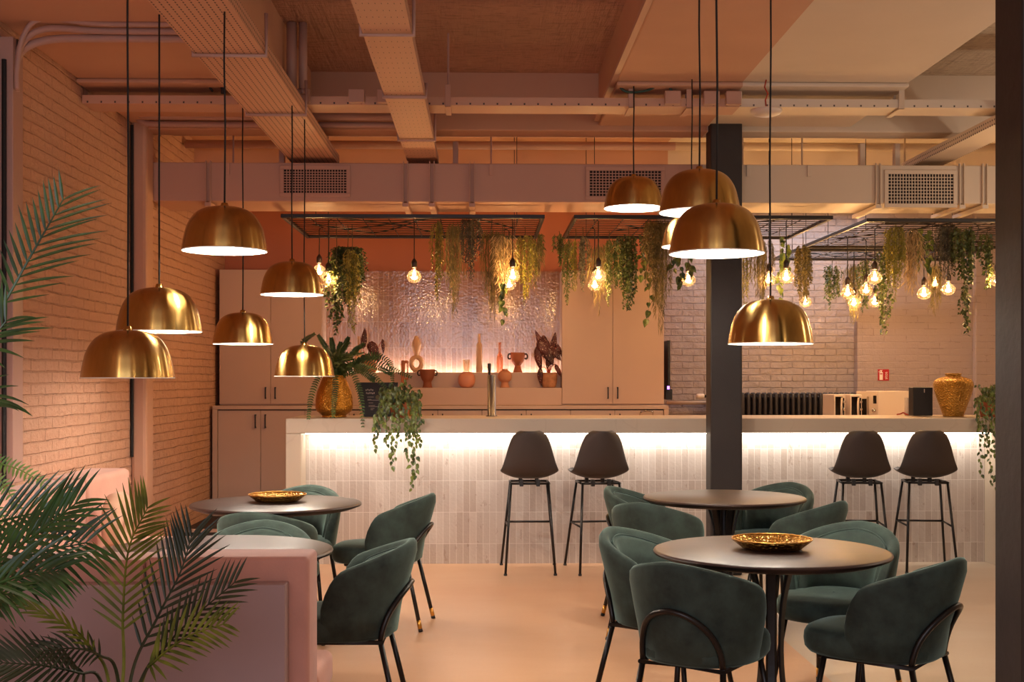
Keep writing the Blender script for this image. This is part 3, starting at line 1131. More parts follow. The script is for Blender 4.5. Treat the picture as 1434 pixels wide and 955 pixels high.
# ------------------------------------------------------------------ bar stools
def make_stool(label):
    t = thing('bar_stool', label, 'bar stool', group='dark shell bar stools')
    cl = [(.225, .715, .150), (.205, .700, .185), (.12, .684, .208), (.0, .676, .214), (-.09, .682, .213), (-.15, .710, .208), (-.185, .765, .195), (-.205, .84, .176), (-.218, .91, .157), (-.228, .97, .136), (-.234, 1.01, .108), (-.236, 1.03, .066)]
    rows = []
    nu = 16
    for i, (y, z, w) in enumerate(cl):
        row = []
        back = sm((i - 4) / 3)
        for k in range(nu + 1):
            u = -1 + 2 * k / nu
            up = (1 - back) * .055 * abs(u) ** 2.6 * (1 if i > 1 else .5)
            fw = back * .075 * u * u
            row.append((w * u, y + fw, z + up - back * .0 * u * u))
        rows.append(row)
    MB().grid(rows).build('seat_shell', M['stool'], t, True, solid=.012, sub=1)
    zf = .645
    m = MB()
    m.tube([(-.14, -.12, zf), (.14, -.12, zf)], .009, 8).tube([(-.14, .12, zf), (.14, .12, zf)], .009, 8)
    m.tube([(-.14, -.12, zf), (-.14, .12, zf)], .009, 8).tube([(.14, -.12, zf), (.14, .12, zf)], .009, 8)
    m.build('seat_frame', M['blacktube'], t, True)
    m = MB()
    for x in (-.06, .06):
        m.box(x - .014, x + .014, -.135, -.105, zf - .02, zf + .03)
        m.box(x - .014, x + .014, .105, .135, zf - .02, zf + .03)
    m.build('mount', M['black'], t, bevel=.004)
    legs = []
    for sx in (-1, 1):
        for (y0, y1, xx) in ((-.12, -.25, .178), (.12, .25, .20)):
            a, b = Vector((sx * .135, y0, zf + .006)), Vector((sx * xx, y1, 0))
            l = MB().tube([a, b + Vector((0, 0, .012))], .0095, 8).build('leg', M['blacktube'], t, True)
            MB().lathe([(.012, 0), (.013, .004), (.012, .014), (.0, .014)], 12, b).build('foot_glide', M['black'], l, True)
            legs.append((a, b))
    zr = .335

    def at(ab, z):
        a, b = ab
        return a + (b - a) * ((a.z - z) / (a.z - b.z))
    MB().tube([at(legs[1], zr), at(legs[3], zr)], .008, 8).build('footrest', M['blacktube'], t, True)
    for (i, j) in ((0, 1), (2, 3)):
        MB().tube([at(legs[i], zr), at(legs[j], zr)], .007, 8).build('side_rail', M['blacktube'], t, True)
    return t


st = None
for px, rz, lab in ((741, 0, 'dark bar stool farthest left at the bar'), (837, 6, 'dark bar stool second from left, next to the green chairs'),
                    (1203, -7, 'dark bar stool just right of the dark pillar'), (1295, -8, 'dark bar stool farthest right, below the big gold vase')):
    y = 9.0
    if st is None:
        st = make_stool(lab)
        st.location = (PX(px, y), y, 0)
        st.rotation_euler = (0, 0, R(rz))
    else:
        dup(st, (PX(px, y), y, 0), R(rz), lab)

# ------------------------------------------------------------------ banquettes
XE = -.545


def cushion(name, x0, x1, y0, y1, z0, z1, m, par, bv=.045):
    return MB().box(x0, x1, y0, y1, z0, z1).build(name, m, par, True, bevel=bv, segs=5)


t = thing('bench_seat', 'pink velvet bench in front with mauve back board facing the camera', 'bench', (0, 0, 0), 0, 'pink velvet benches')
xa = XL + .02
MB().box(xa, PX(402, 3.84), 3.80, 3.88, .02, .766).build('back_board', M['mauve'], t, bevel=.004)
xs = [XE, -1.065, -1.60, xa + .3]
for k in range(3):
    cushion('back_cushion', xs[k + 1] + .003, xs[k] - .003, 3.884, 4.085, .40 if k else .05, .84 - .008 * k, M['pinkdark'], t, .018)
MB().box(xa + .3, XE - .03, 3.884, 4.40, .02, .30).build('bench_base', M['mauve'], t, bevel=.004)
cushion('seat_cushion', xa + .3, XE, 4.09, 4.49, .30, .42, M['pink'], t, .03)
t = thing('bench_seat', 'pink velvet wall bench along the left brick wall', 'bench', (0, 0, 0), 0, 'pink velvet benches')
ys = [7.76, 6.92, 6.08, 5.24, 4.5]
for k in range(4):
    cushion('back_cushion', XL + .02, -2.21, ys[k + 1] + .003, ys[k] - .003, .40, .845 - .004 * k, M['pink'], t, .035)
    cushion('seat_cushion', -2.205, -1.62, ys[k + 1] + .002, ys[k] - .012, .30, .42, M['pink'], t, .03)
MB().box(XL + .02, -1.68, 4.5, 7.72, .02, .298).build('bench_base', M['mauve'], t, bevel=.004)
# round pillow on the wall bench
t = thing('pillow', 'round blush pillow with tied centre on the left wall bench', 'pillow', (-2.075, 7.02, .421 + .17), 0)
m = MB()
rows = []
for i in range(17):
    q = -PI / 2 + PI * i / 16
    row = []
    for k in range(40):
        a = 2 * PI * k / 40
        pl = 1 + .03 * math.cos(a * 10) * math.cos(q)
        r = .17 * math.cos(q) ** .7 * pl if abs(math.cos(q)) > 1e-6 else .001
        x = .085 * math.sin(q) * (1 - .55 * max(0, abs(math.sin(q)) - .55) / .45)
        row.append((x, r * math.cos(a), r * math.sin(a)))
    rows.append(row)
m.grid(rows, closed_u=True).build('pillow_body', M['pillow'], t, True)
MB().lathe([(0, -.006), (.025, -.004), (.03, 0), (.02, .007), (0, .01)], 16).build('button', M['pillow'], t, True, loc=(.062, 0, 0)).rotation_euler = (0, R(90), 0)

# ------------------------------------------------------------------ brass pendant lamps
def make_pendant(label):
    t = thing('pendant_lamp', label, 'pendant lamp', group='brushed brass dome pendants')
    D = .186
    prof = [(.018, .196), (.05, .195), (.09, .186), (.125, .166), (.150, .135), (.166, .10), (.176, .06), (.182, .03), (D, .0)]
    pts = bez([Vector((r, 0, z)) for r, z in prof], 40)
    prof = [(p.x, p.z) for p in pts]
    MB().lathe(prof, 64).build('shade', M['brass'], t, True)
    inner = [(r - .003, z - .003) for r, z in prof if z > .004] + [(D - .003, .0005)]
    MB().lathe(inner, 64).build('shade_lining', M['lamp_white'], t, True)
    MB().lathe([(D - .003, .0), (D, .0), (D + .0012, .0025), (D, .004)], 64).build('rim', M['lamp_white'], t, True)
    MB().lathe([(0, .215), (.014, .213), (.018, .20), (.02, .194), (0, .194)], 20).build('cap', M['brass'], t, True)
    s = MB().lathe([(.02, .192), (.02, .158), (.016, .15)], 16).build('socket', M['plastic_w'], t, True)
    MB().lathe([(.001, .088), (.015, .09), (.026, .098), (.031, .112), (.027, .130), (.018, .144), (.015, .155)], 20).build('bulb', M['lampglow'], t, True)
    return t


def cord_obj(t, z1, name='cord'):
    MB().tube([(0, 0, .21), (.003, 0, .21 + (z1 - .21) * .4), (-.002, 0, .21 + (z1 - .21) * .75), (0, 0, z1)], .0042, 6).build(name, M['cord'], t, True)


PEND = [
    (314.5, 352, 5.44, ZT - .001, 'left brass pendant over the front table, highest and largest of its cluster'),
    (223, 465, 5.49, ZT - .001, 'left brass pendant hanging just above the lowest one'),
    (179, 530, 5.05, None, 'lowest brass pendant at the far left by the brick wall'),
    (409, 413, 7.3, ZT - .001, 'brass pendant in front of the left cupboard, highest of three over the tray table'),
    (340, 482, 7.69, 3.115, 'brass pendant in front of the left cupboard, middle of three over the tray table'),
    (426.5, 527.5, 7.69, ZT - .001, 'brass pendant beside the gold vase and fern at the bar end'),
    (887.5, 292, 7.62, 3.222, 'small looking brass pendant at upper right in front of the duct grille'),
    (979.5, 298, 5.63, 3.25, 'brass pendant before the dark pillar top, upper of the overlapping ones'),
    (969, 346, 7.55, 3.25, 'brass pendant mostly hidden behind the overlapping right pendants'),
    (1003.5, 356, 4.78, 3.25, 'largest looking brass pendant overlapping the dark pillar'),
    (1079, 482, 5.4, 3.25, 'lowest right brass pendant just right of the dark pillar'),
]
pl0 = None
for (px, py, y, zt, lab) in PEND:
    p = P(px, py, y)
    if zt is None:
        zt = 3.25
    if pl0 is None:
        pl0 = make_pendant(lab)
        pl0.location = p
        r = pl0
    else:
        r = dup(pl0, p, rnd.uniform(0, 6.28), lab)
    light('POINT', 'pendant_light', (p.x, p.y, p.z + .058), 20, (1, .91, .80), radius=.025)
    PEND_Z = zt - p.z
    r['_z'] = PEND_Z
for r in [o for o in bpy.data.objects if '_z' in o.keys()]:
    cord_obj(r, r['_z'])
    del r['_z']
# ------------------------------------------------------------------ hanging racks
def rack(x0, x1, y0, y1, z, lab, zc=3.47, hang=True):
    t = thing('hanging_rack', lab, 'hanging rack', ((x0 + x1) / 2, (y0 + y1) / 2, z), 0, 'black mesh racks over the bar')
    w, d = (x1 - x0) / 2, (y1 - y0) / 2
    b = .028
    MB().box(-w, w, -d, -d + b, 0, b).box(-w, w, d - b, d, 0, b).box(-w, -w + b, -d + b, d - b, 0, b).box(w - b, w, -d + b, d - b, 0, b).build('frame', M['rack'], t, bevel=.003)
    m = MB()
    n = int(round(2 * d / .125))
    for i in range(1, n):
        y = -d + 2 * d * i / n
        m.tube([(-w + b, y, .012), (w - b, y, .012)], .0038, 5)
    n = int(round(2 * w / .2))
    for i in range(1, n):
        x = -w + 2 * w * i / n
        m.tube([(x, -d + b, .019), (x, d - b, .019)], .0038, 5)
    m.build('mesh', M['wire'], t, True)
    for k in range(3):
        a0, a1 = rnd.uniform(-.9, -.3) * w, rnd.uniform(.2, .9) * w
        pts = [(a0 + (a1 - a0) * q / 5, d * (.7 * math.sin(k * 2 + q * .9)), .034 + .012 * math.sin(q * 2 + k)) for q in range(6)]
        MB().tube(bez(pts, 30), .005, 6).build('cable', M['cord'], t, True)
    if hang:
        for sx in (-.8, .8):
            for sy in (-.3, .85):
                MB().tube([(sx * w, sy * d, .01), (sx * w, sy * d, (zc if sy > 0 else 3.47) - z)], .003, 5).build('hanging_wire', M['rack'], t)
    return t


ZR = PZ(305.5, 9.2)
RY0, RY1 = 9.2, 10.55
# the front wires must clear the duct: racks hang behind its back edge
rack(PX(393, RY0), PX(763, RY0), RY0, RY1, ZR, 'black mesh rack at left over the tiled niche')
rack(PX(804, RY0), PX(1167, RY0), RY0, RY1, ZR, 'black mesh rack in the middle behind the brass pendants')
RY2 = 9.25
ZR3 = PZ(309, RY2)
x3 = PX(1214, RY2)
rack(x3, x3 + 2.0, RY2, 11.15, ZR3, 'large black mesh rack at the right, nearest part')
rack(x3 - .04, x3 + 1.7, 11.2, 12.1, ZR3 - .02, 'black mesh rack farthest back, against the white brick wall')
ZR4 = ZR3 - .02


def rack_z(x, y):
    if y > 11.17:
        return ZR4
    return ZR3 if x > x3 else ZR


# ------------------------------------------------------------------ filament bulbs
def make_bulb(label):
    t = thing('hanging_bulb', label, 'light bulb', group='amber globe bulbs under the racks')
    g = [(.0125, .058), (.015, .05), (.022, .043), (.035, .034), (.05, .018), (.058, .0), (.0585, -.01), (.055, -.026), (.044, -.042), (.028, -.053), (.012, -.058), (.0005, -.0585)]
    gp = [(p.x, p.z) for p in bez([Vector((r, 0, z)) for r, z in g], 26)]
    MB().lathe(gp, 28).build('glass_globe', M['amber'], t, True)
    MB().lathe([(.0005, .135), (.006, .134), (.012, .125), (.021, .112), (.023, .105), (.023, .066), (.019, .06), (.0005, .06)], 20).build('socket', M['socket'], t, True)
    m = MB()
    for k in range(6):
        a = 2 * PI * k / 6
        m.tube([(.006 * math.cos(a), .006 * math.sin(a), .032), (.011 * math.cos(a + .25), .011 * math.sin(a + .25), .0), (.007 * math.cos(a), .007 * math.sin(a), -.03)], .0026, 5)
    m.build('filament', M['fila'], t, True)
    MB().tube([(0, 0, .05), (0, 0, .034)], .003, 6).build('filament_post', M['chrome'], t, True)
    return t


BULBS = [
    (447, 379, 10.1, 'amber globe bulb at far left, half behind a brass pendant'),
    (460, 391, 9.6, 'amber globe bulb at far left beside the big leafy bush'),
    (580, 386, 9.6, 'amber globe bulb hanging alone before the glazed tiles'),
    (718, 385, 9.55, 'amber globe bulb among pale twigs, higher of the pair'),
    (713, 397, 10.2, 'amber globe bulb among pale twigs, lower and behind its pair'),
    (838, 385, 9.5, 'amber globe bulb before the right wall cupboard, higher of the pair'),
    (833, 398, 10.1, 'amber globe bulb before the right wall cupboard, lower one behind'),
    (964, 391, 9.8, 'amber globe bulb just left of the dark pillar'),
    (1077, 391, 10.2, 'amber globe bulb right of the pillar, behind a pendant cord'),
    (1101, 387, 9.5, 'amber globe bulb right of the pillar beside trailing ivy'),
    (1128, 422, 11.6, 'small far amber globe bulb below the dense olive bunch'),
    (1187, 409, 10.5, 'amber globe bulb, leftmost of the right cluster of five'),
    (1196, 423, 11.4, 'amber globe bulb, lower left of the right cluster of five'),
    (1213, 405, 10.7, 'amber globe bulb, middle of the right cluster of five'),
    (1225, 388, 9.9, 'amber globe bulb, highest of the right cluster of five'),
    (1225, 422, 11.5, 'amber globe bulb, lower right of the right cluster of five'),
    (1294, 410, 10.3, 'amber globe bulb on the smooth wall, leftmost of three'),
    (1309, 396, 10.9, 'amber globe bulb on the smooth wall, middle of three'),
    (1328, 404, 10.2, 'amber globe bulb on the smooth wall, rightmost of three'),
    (1397, 391, 9.6, 'amber globe bulb half hidden by the big right pillar'),
]
b0 = None
broots = []
for (px, py, y, lab) in BULBS:
    p = P(px, py, y)
    if b0 is None:
        b0 = make_bulb(lab)
        b0.location = p
        r = b0
    else:
        r = dup(b0, p, rnd.uniform(0, 6), lab)
    broots.append((r, p))
    light('POINT', 'bulb_light', p, 9, (1, .76, .52), radius=.03)
for r, p in broots:
    z1 = rack_z(p.x, p.y) + .02 - p.z
    MB().tube([(0, 0, .13), (.002, 0, .13 + (z1 - .13) * .5), (0, 0, z1), (.02, .01, z1 + .02), (.05, .02, z1 + .012)], .0042, 6).build('cord', M['cord'], r, True)


# ------------------------------------------------------------------ foliage
def leaf_quad(m, p, d, n, ln, w):
    """a pointed leaf from p along d, four to six corners, folded on its midrib"""
    s = d.cross(n)
    if s.length < 1e-4:
        s = d.cross(Vector((.3, .8, .1)))
    s.normalize()
    up = s.cross(d)
    a = p + d * (ln * .35) + s * (w * .5) + up * (w * .12)
    b = p + d * (ln * .35) - s * (w * .5) + up * (w * .12)
    mid = p + d * (ln * .5)
    tip = p + d * ln - up * (ln * .08)
    m.add([p, a, tip, b, mid], [(0, 4, 1), (1, 4, 2), (0, 3, 4), (3, 2, 4)])


def broad_leaf(m, p, d, n, ln, w):
    """heart shaped leaf, more corners"""
    s = d.cross(n)
    if s.length < 1e-4:
        s = Vector((1, 0, 0))
    s.normalize()
    up = s.cross(d)
    prof = [(-.08, .22), (.06, .42), (.28, .5), (.5, .42), (.75, .22)]
    c = [p + d * (ln * t) - up * (ln * .10 * t * t) for t in (0, .3, .65, 1)]
    L_ = [p + d * (ln * t) + s * (w * q) + up * (w * .12 - ln * .1 * t * t) for t, q in prof]
    R_ = [p + d * (ln * t) - s * (w * q) + up * (w * .12 - ln * .1 * t * t) for t, q in prof]
    vs = c + L_ + R_
    m.add(vs, [(0, 5, 4), (0, 1, 6, 5), (1, 7, 6), (1, 2, 8, 7), (2, 3, 8), (0, 9, 10), (0, 10, 11, 1), (1, 11, 12), (1, 12, 13, 2), (2, 13, 3)])


# style: (leaf length, leaf width, spacing, outward angle, strands per 0.1 m width, sway, leaf material, broad, start bunching)
STY = {
    'fern': (.030, .009, .0075, .75, 8, .010, 'green', False),
    'yellow': (.026, .008, .0075, .75, 10, .010, 'yellow', False),
    'wisp': (.060, .0045, .016, .30, 12, .022, 'olive', False),
    'grey': (.020, .011, .008, .95, 12, .012, 'grey', False),
    'ivy': (.038, .026, .017, .95, 6, .020, 'ivy', False),
    'twig': (.075, .0055, .016, .62, 12, .030, 'pale', False),
    'pothos': (.062, .045, .05, .9, 2, .022, 'pothos', True),
    'dense': (.024, .012, .0085, .95, 13, .012, 'olive', False),
    'small': (.030, .018, .013, .95, 9, .014, 'ivy', False),
}


def rv(s=1):
    return Vector((rnd.gauss(0, s), rnd.gauss(0, s), rnd.gauss(0, s)))


def strand_pts(p0, ln, sway, out):
    n = max(6, int(ln / .04))
    pts = [p0]
    v = out.copy()
    p = p0.copy()
    step = ln / n
    ph = rnd.uniform(0, 6.28)
    for i in range(n):
        v = v * .62 + Vector((0, 0, -1)) * .55
        d = v.normalized()
        d = (d + Vector((math.sin(ph + i * .9) * sway * 6, math.cos(ph * 1.7 + i * .8) * sway * 6, 0))).normalized()
        p = p + d * step
        pts.append(p.copy())
    return pts


def dress(ml, ms, pts, sty, scale=1.0, dens=1.0, stem_r=.0018):
    ll, lw, sp, ang, _, _, _, broad = STY[sty]
    ms.tube(pts, [stem_r * (1 - .6 * i / len(pts)) for i in range(len(pts))], 4, cap=False)
    acc = rnd.uniform(0, sp)
    side = 0
    for i in range(len(pts) - 1):
        a, b = pts[i], pts[i + 1]
        t = b - a
        l = t.length
        if l < 1e-6:
            continue
        t /= l
        while acc < l:
            p = a + t * acc
            az = rnd.uniform(0, 2 * PI)
            r = Vector((math.cos(az), math.sin(az), 0))
            d = (t * math.cos(ang) + r * math.sin(ang) + rv(.12)).normalized()
            if broad:
                d = (d + Vector((0, -.25, -.25))).normalized()
            k = scale * rnd.uniform(.7, 1.15)
            if broad:
                q = p + d * (ll * .35 * k)
                ms.tube([p, q], .0012, 4, cap=False)
                nn = (Vector((0, -1, .35)) + rv(.35)).normalized()
                dd = (Vector((r.x * .5, -.2, -.9)) + rv(.2)).normalized()
                broad_leaf(ml, q, dd, nn, ll * k, lw * k)
            else:
                leaf_quad(ml, p, d, (Vector((0, -.7, .7)) + rv(.5)).normalized(), ll * k, lw * k)
            acc += sp / dens * rnd.uniform(.7, 1.3)
        acc -= l


def bunch(px, py0, py1, pw, Y, sty, lab, name='hanging_plant', extra=None, dome=0, dens=1., scale=1., cat='hanging plant'):
    """strands hanging from py0 to py1 in the photograph, pw pixels wide, at depth Y"""
    p = P(px, py0, Y)
    w = pw / FPX * Y
    ln = (py1 - py0) / FPX * Y
    t = thing(name, lab, cat, p, 0, 'greenery hanging over the bar')
    ll, lw, sp, ang, per, sway, mt, broad = STY[sty]
    ml, ms = MB(), MB()
    n = max(2, int(per * 1.7 * w / .1)) if not broad else max(2, int(per * w / .1))
    for i in range(n):
        x = rnd.gauss(0, .24) * w
        x = max(-.5 * w, min(.5 * w, x))
        yy = rnd.gauss(0, .25) * min(w, .16)
        k = 1 - .45 * abs(2 * x / w) ** 1.2
        l = ln * k * rnd.uniform(.55, 1.02)
        if i == 0:
            l = ln
            x *= .3
        if dome:
            out = Vector((x / w * 3.0, yy / w * 3, .9 * (1 - abs(x / w) * 1.2))) * dome
            p0 = Vector((x * .35, yy * .4, 0))
        else:
            out = Vector((x / w * .8, yy * 2, .15))
            p0 = Vector((x * .62, yy, rnd.uniform(-.02, .02)))
        pts = strand_pts(p0, l, sway * .5, out)
        dress(ml, ms, pts, sty, scale, dens)
    ms.build('stems', M['stem'], t)
    ml.build('foliage', L[mt], t)
    # top hook knot so that it hangs from the rack wires
    zr = rack_z(p.x, Y) + .012 - p.z
    if zr > .02 or zr < -.02:
        MB().tube([(0, 0, 0), (.004, 0, zr * .5), (0, 0, zr)], .003, 5).build('hanging_string', M['stem_d'], t)
    return t


B = bunch
# over the left rack
B(487, 346, 425, 76, 9.75, 'small', 'big dark leafy bush hanging left of the tiled niche', dome=.9, dens=1.7)
B(493, 352, 466, 22, 9.66, 'yellow', 'light green strands falling from the big leafy bush', dens=1.3)
B(471, 372, 470, 34, 9.62, 'ivy', 'dark ivy trails hanging at left of the big leafy bush')
B(613, 311, 418, 19, 9.5, 'yellow', 'yellow green strand bunch, first under the left rack')
B(636, 314, 440, 34, 9.7, 'wisp', 'thin olive wisps next to the first yellow green strands')
B(659, 308, 392, 34, 9.5, 'grey', 'dark grey green bunch in the middle of the left rack')
B(690, 325, 445, 36, 10.0, 'wisp', 'long olive wisps left of the pale twigs')
B(706, 330, 412, 40, 9.75, 'twig', 'pale twig bunch beside the bulb pair over the niche')
B(704, 395, 449, 24, 9.6, 'pothos', 'few large leaves trailing below the pale twigs')
B(735, 332, 428, 34, 9.8, 'yellow', 'bright yellow green bunch right of the pale twigs')
B(750, 335, 400, 26, 10.2, 'wisp', 'fine olive wisps at the right end of the left rack')
B(757, 328, 362, 14, 10.45, 'fern', 'short green sprig at the right corner of the left rack')
# over the middle rack
B(783, 330, 372, 22, 10.1, 'fern', 'short green fronds at the left corner of the middle rack')
B(796, 338, 424, 18, 10.0, 'fern', 'long segmented green strands, leftmost of the middle rack')
B(806, 336, 406, 12, 9.9, 'yellow', 'narrow yellow green strand at left of the middle rack')
B(816, 334, 406, 20, 9.8, 'grey', 'grey green bunch left of the bulb pair on the middle rack')
B(838, 345, 436, 32, 10.3, 'wisp', 'olive wisps falling behind the bulb pair on the middle rack')
B(853, 336, 425, 26, 10.1, 'fern', 'green strands right of the bulb pair on the middle rack')
B(880, 332, 436, 48, 9.8, 'small', 'dense green leafy cascade left of the mixed wisps', dens=1.5)
B(907, 342, 444, 20, 9.7, 'pothos', 'trail of heart shaped leaves beside the dense green cascade')
B(925, 309, 462, 44, 9.6, 'wisp', 'largest olive wisp bunch, longest on the middle rack', dens=1.3)
B(914, 312, 392, 32, 9.5, 'dense', 'brownish dense bunch over the largest olive wisps')
B(955, 352, 402, 30, 9.55, 'pothos', 'short heart leaved trail beside the bulb left of the pillar', dens=1.3)
B(1044, 345, 442, 12, 10.3, 'yellow', 'thin yellow green strand hugging the pillar at its right')
B(1066, 338, 428, 42, 10.2, 'wisp', 'pale olive wisps just right of the pillar')
B(1091, 330, 432, 24, 9.8, 'pothos', 'heart leaved trail beside the bulb right of the pillar', dens=1.6)
B(1124, 346, 424, 28, 10.2, 'dense', 'dense olive bunch hanging right of the pillar', dens=1.6)
# over the right racks
B(1165, 374, 432, 28, 11.6, 'small', 'small dark sprig alone before the white bricks')
B(1196, 372, 452, 30, 11.5, 'wisp', 'faint olive wisps behind the cluster of five bulbs')
B(1212, 366, 440, 20, 11.0, 'small', 'dark leafy strand between the bulbs of the cluster of five')
B(1253, 318, 420, 32, 9.75, 'yellow', 'dense yellow green bunch at the right rack', dens=1.5)
B(1240, 352, 472, 28, 10.6, 'ivy', 'long ivy trail below the dense yellow green bunch')
B(1275, 324, 412, 36, 9.8, 'twig', 'pale brown twigs right of the dense yellow green bunch')
B(1292, 320, 372, 50, 9.9, 'pothos', 'large heart leaves spread under the right rack', dens=1.6)
B(1326, 316, 394, 36, 9.7, 'grey', 'grey green dense bunch on the right rack', dens=1.3)
B(1310, 372, 440, 22, 10.7, 'wisp', 'golden wisps below the three bulbs on the smooth wall')
B(1352, 320, 422, 40, 9.6, 'ivy', 'wide ivy curtain on the right rack near the big pillar', dens=1.3)
B(1353, 400, 472, 12, 9.65, 'ivy', 'single long ivy runner hanging lowest near the big pillar')
B(1382, 328, 408, 22, 9.7, 'ivy', 'short ivy bunch at the far right beside the big pillar')


# ------------------------------------------------------------------ palms in the foreground
def frond(par, ctrl, ln, lw, mt, n=24, droop=.25, lean=.55, normal=(0, -.9, .45), stemr=.006, both=(1, 1), tipw=.45, start=.12, name='frond'):
    """ctrl: points of the midrib; leaflets on both sides"""
    pts = bez(ctrl, 40)
    m = MB()
    N = Vector(normal).normalized()
    m.tube(pts, [stemr * (1 - .75 * i / 40) for i in range(41)], 5, cap=False)
    for i in range(n + 1):
        t = start + (1 - start) * i / n
        f = t * 40
        k = min(int(f), 39)
        p = pts[k].lerp(pts[k + 1], f - k)
        T = (pts[k + 1] - pts[k]).normalized()
        S = T.cross(N).normalized()
        prof = math.sin(PI * min(1, max(.02, .14 + .72 * (t - start) / (1 - start)))) ** .6
        for sgn, on in ((1, both[0]), (-1, both[1])):
            if not on:
                continue
            l = ln * prof * on * rnd.uniform(.88, 1.08)
            a = lean + .5 * (t - .3)
            d = (S * sgn * math.cos(a) + T * math.sin(a) + N * rnd.uniform(.02, .22)).normalized()
            w = lw * (.7 + .3 * prof)
            rows = []
            q = p.copy()
            dd = d.copy()
            ns = 6
            sd = d.cross(N)
            if sd.length < 1e-3:
                sd = T.copy()
            sd.normalize()
            dr = droop * rnd.uniform(.5, 1.4)
            wf = (.35, .85, 1, .92, .74, .45, .04)
            for j in range(ns + 1):
                u = sd.cross(dd).normalized()
                ww = w * wf[j]
                rows.append([q + sd * ww * .5 + u * ww * .16, q.copy(), q - sd * ww * .5 + u * ww * .16])
                q = q + dd * (l / ns)
                dd = (dd + Vector((0, 0, -1)) * dr / ns).normalized()
            m.grid(rows)
    return m.build(name, L[mt], par)


def pot(par, x, y, z0, z1, r, mt, soil=True):
    MB().lathe([(0, z0), (r * .72, z0), (r * .8, z0 + .01), (r, z1 - .03), (r * 1.03, z1 - .025), (r * 1.03, z1), (r * .92, z1), (r * .9, z1 - .03), (0, z1 - .03)], 32, (x, y, 0)).build('pot', mt, par, True)


# small palm in front of the bench
YP = 3.3
t = thing('potted_palm', 'small palm with slender stems in front of the mauve bench back', 'palm', P(165, 955, YP).xy.to_3d(), 0)
bx, by = t.location.x, t.location.y


def loc(px, py, Y):
    return P(px, py, Y) - Vector((bx, by, 0))


def palm_frond(pxs, ln, lw, mt, **kw):
    n = len(pxs)
    base = Vector((rnd.uniform(-.03, .03), rnd.uniform(-.03, .03), .32))
    ctrl = [base] + [loc(px, py, Y) for px, py, Y in pxs]
    st = kw.pop('st', None)
    return frond(t, ctrl, ln, lw, mt, start=kw.pop('start', .42), **kw)


MB().lathe([(0, 0), (.13, 0), (.15, .02), (.18, .33), (.185, .345), (.185, .36), (.168, .36), (.165, .33), (0, .33)], 32).build('pot', M['plastic_b'], t, True)
palm_frond([(172, 950, 3.3), (172, 862, 3.28), (180, 770, 3.25), (206, 712, 3.2)], .155, 0.0099, 'palm_y', lean=.62, droop=.12, start=.44, n=17)
palm_frond([(184, 948, 3.3), (220, 866, 3.3), (252, 803, 3.32), (268, 752, 3.34)], .165, 0.0105, 'palm_d', lean=.75, droop=.12, start=.36, n=14)
palm_frond([(197, 954, 3.28), (232, 905, 3.26), (274, 862, 3.22), (328, 816, 3.2)], .13, 0.0093, 'palm_d', lean=.75, droop=.15, start=.42, n=14)
palm_frond([(199, 955, 3.3), (217, 926, 3.25), (262, 892, 3.2), (312, 874, 3.15)], .13, 0.0099, 'palm_y', lean=.7, droop=.18, start=.42, n=12)
palm_frond([(142, 956, 3.3), (110, 942, 3.2), (60, 932, 3.1), (4, 928, 3.05)], .14, 0.0105, 'palm_d', lean=.65, droop=.1, start=.45, n=14)
palm_frond([(164, 945, 3.3), (140, 918, 3.22), (105, 908, 3.15), (60, 912, 3.1)], .085, 0.0081, 'palm_d', lean=.6, droop=.5, start=.5, n=10)
palm_frond([(152, 955, 3.3), (128, 908, 3.2), (88, 872, 3.1), (24, 842, 3.05)], .08, 0.0081, 'palm_y', lean=1.0, droop=.2, start=.48, n=10)

# large palm at the left edge, crown outside the frame
YL = 2.75
t = thing('potted_palm', 'large green palm reaching in from the left edge', 'palm', (P(-260, 900, YL).x, 2.35, 0), 0)
bx, by = t.location.x, t.location.y
MB().lathe([(0, 0), (.17, 0), (.19, .02), (.23, .38), (.235, .395), (.235, .41), (.215, .41), (.21, .38), (0, .38)], 32).build('pot', M['terra'], t, True)
MB().tube([(0, 0, .36), (.01, 0, .6), (0, .01, .82)], [.035, .03, .022], 10).build('stem', M['stem_d'], t, True)


def big(pxs, ln, lw, mt='palm', **kw):
    ctrl = [Vector((rnd.uniform(-.01, .01), rnd.uniform(-.01, .01), rnd.uniform(.72, .82)))] + [loc(px, py, Y) for px, py, Y in pxs]
    return frond(t, ctrl, ln, lw, mt, **kw)


big([(-110, 600, 2.7), (-10, 450, 2.7), (42, 360, 2.7), (88, 280, 2.68)], .19, 0.0082, lean=.5, droop=.15, start=.56, n=13, both=(1, .55))
big([(-130, 640, 2.6), (-70, 540, 2.55), (-25, 490, 2.5), (8, 450, 2.5)], .13, 0.0082, lean=.5, droop=.35, start=.6, n=10)
big([(-130, 700, 2.6), (-80, 590, 2.5), (-40, 555, 2.45), (-8, 570, 2.4)], .13, 0.0075, lean=.75, droop=.7, start=.65, n=7)
big([(-120, 800, 2.75), (-40, 745, 2.72), (20, 725, 2.7), (72, 716, 2.7)], .14, 0.0095, lean=.62, droop=.12, start=.45, n=12)
big([(-120, 830, 2.6), (-40, 800, 2.55), (40, 755, 2.5), (105, 706, 2.48)], .15, 0.0095, lean=.8, droop=.28, start=.42, n=15)
big([(-120, 830, 2.7), (-30, 800, 2.62), (50, 775, 2.6), (120, 760, 2.6)], .15, 0.0095, lean=.6, droop=.4, start=.4, n=15)
big([(-120, 850, 2.5), (-40, 830, 2.42), (30, 806, 2.4), (80, 800, 2.38)], .14, 0.0095, lean=.8, droop=.5, start=.42, n=12)
big([(-120, 880, 2.6), (-60, 850, 2.5), (-20, 835, 2.45), (20, 832, 2.4)], .13, 0.0088, lean=.9, droop=.4, start=.45, n=10)

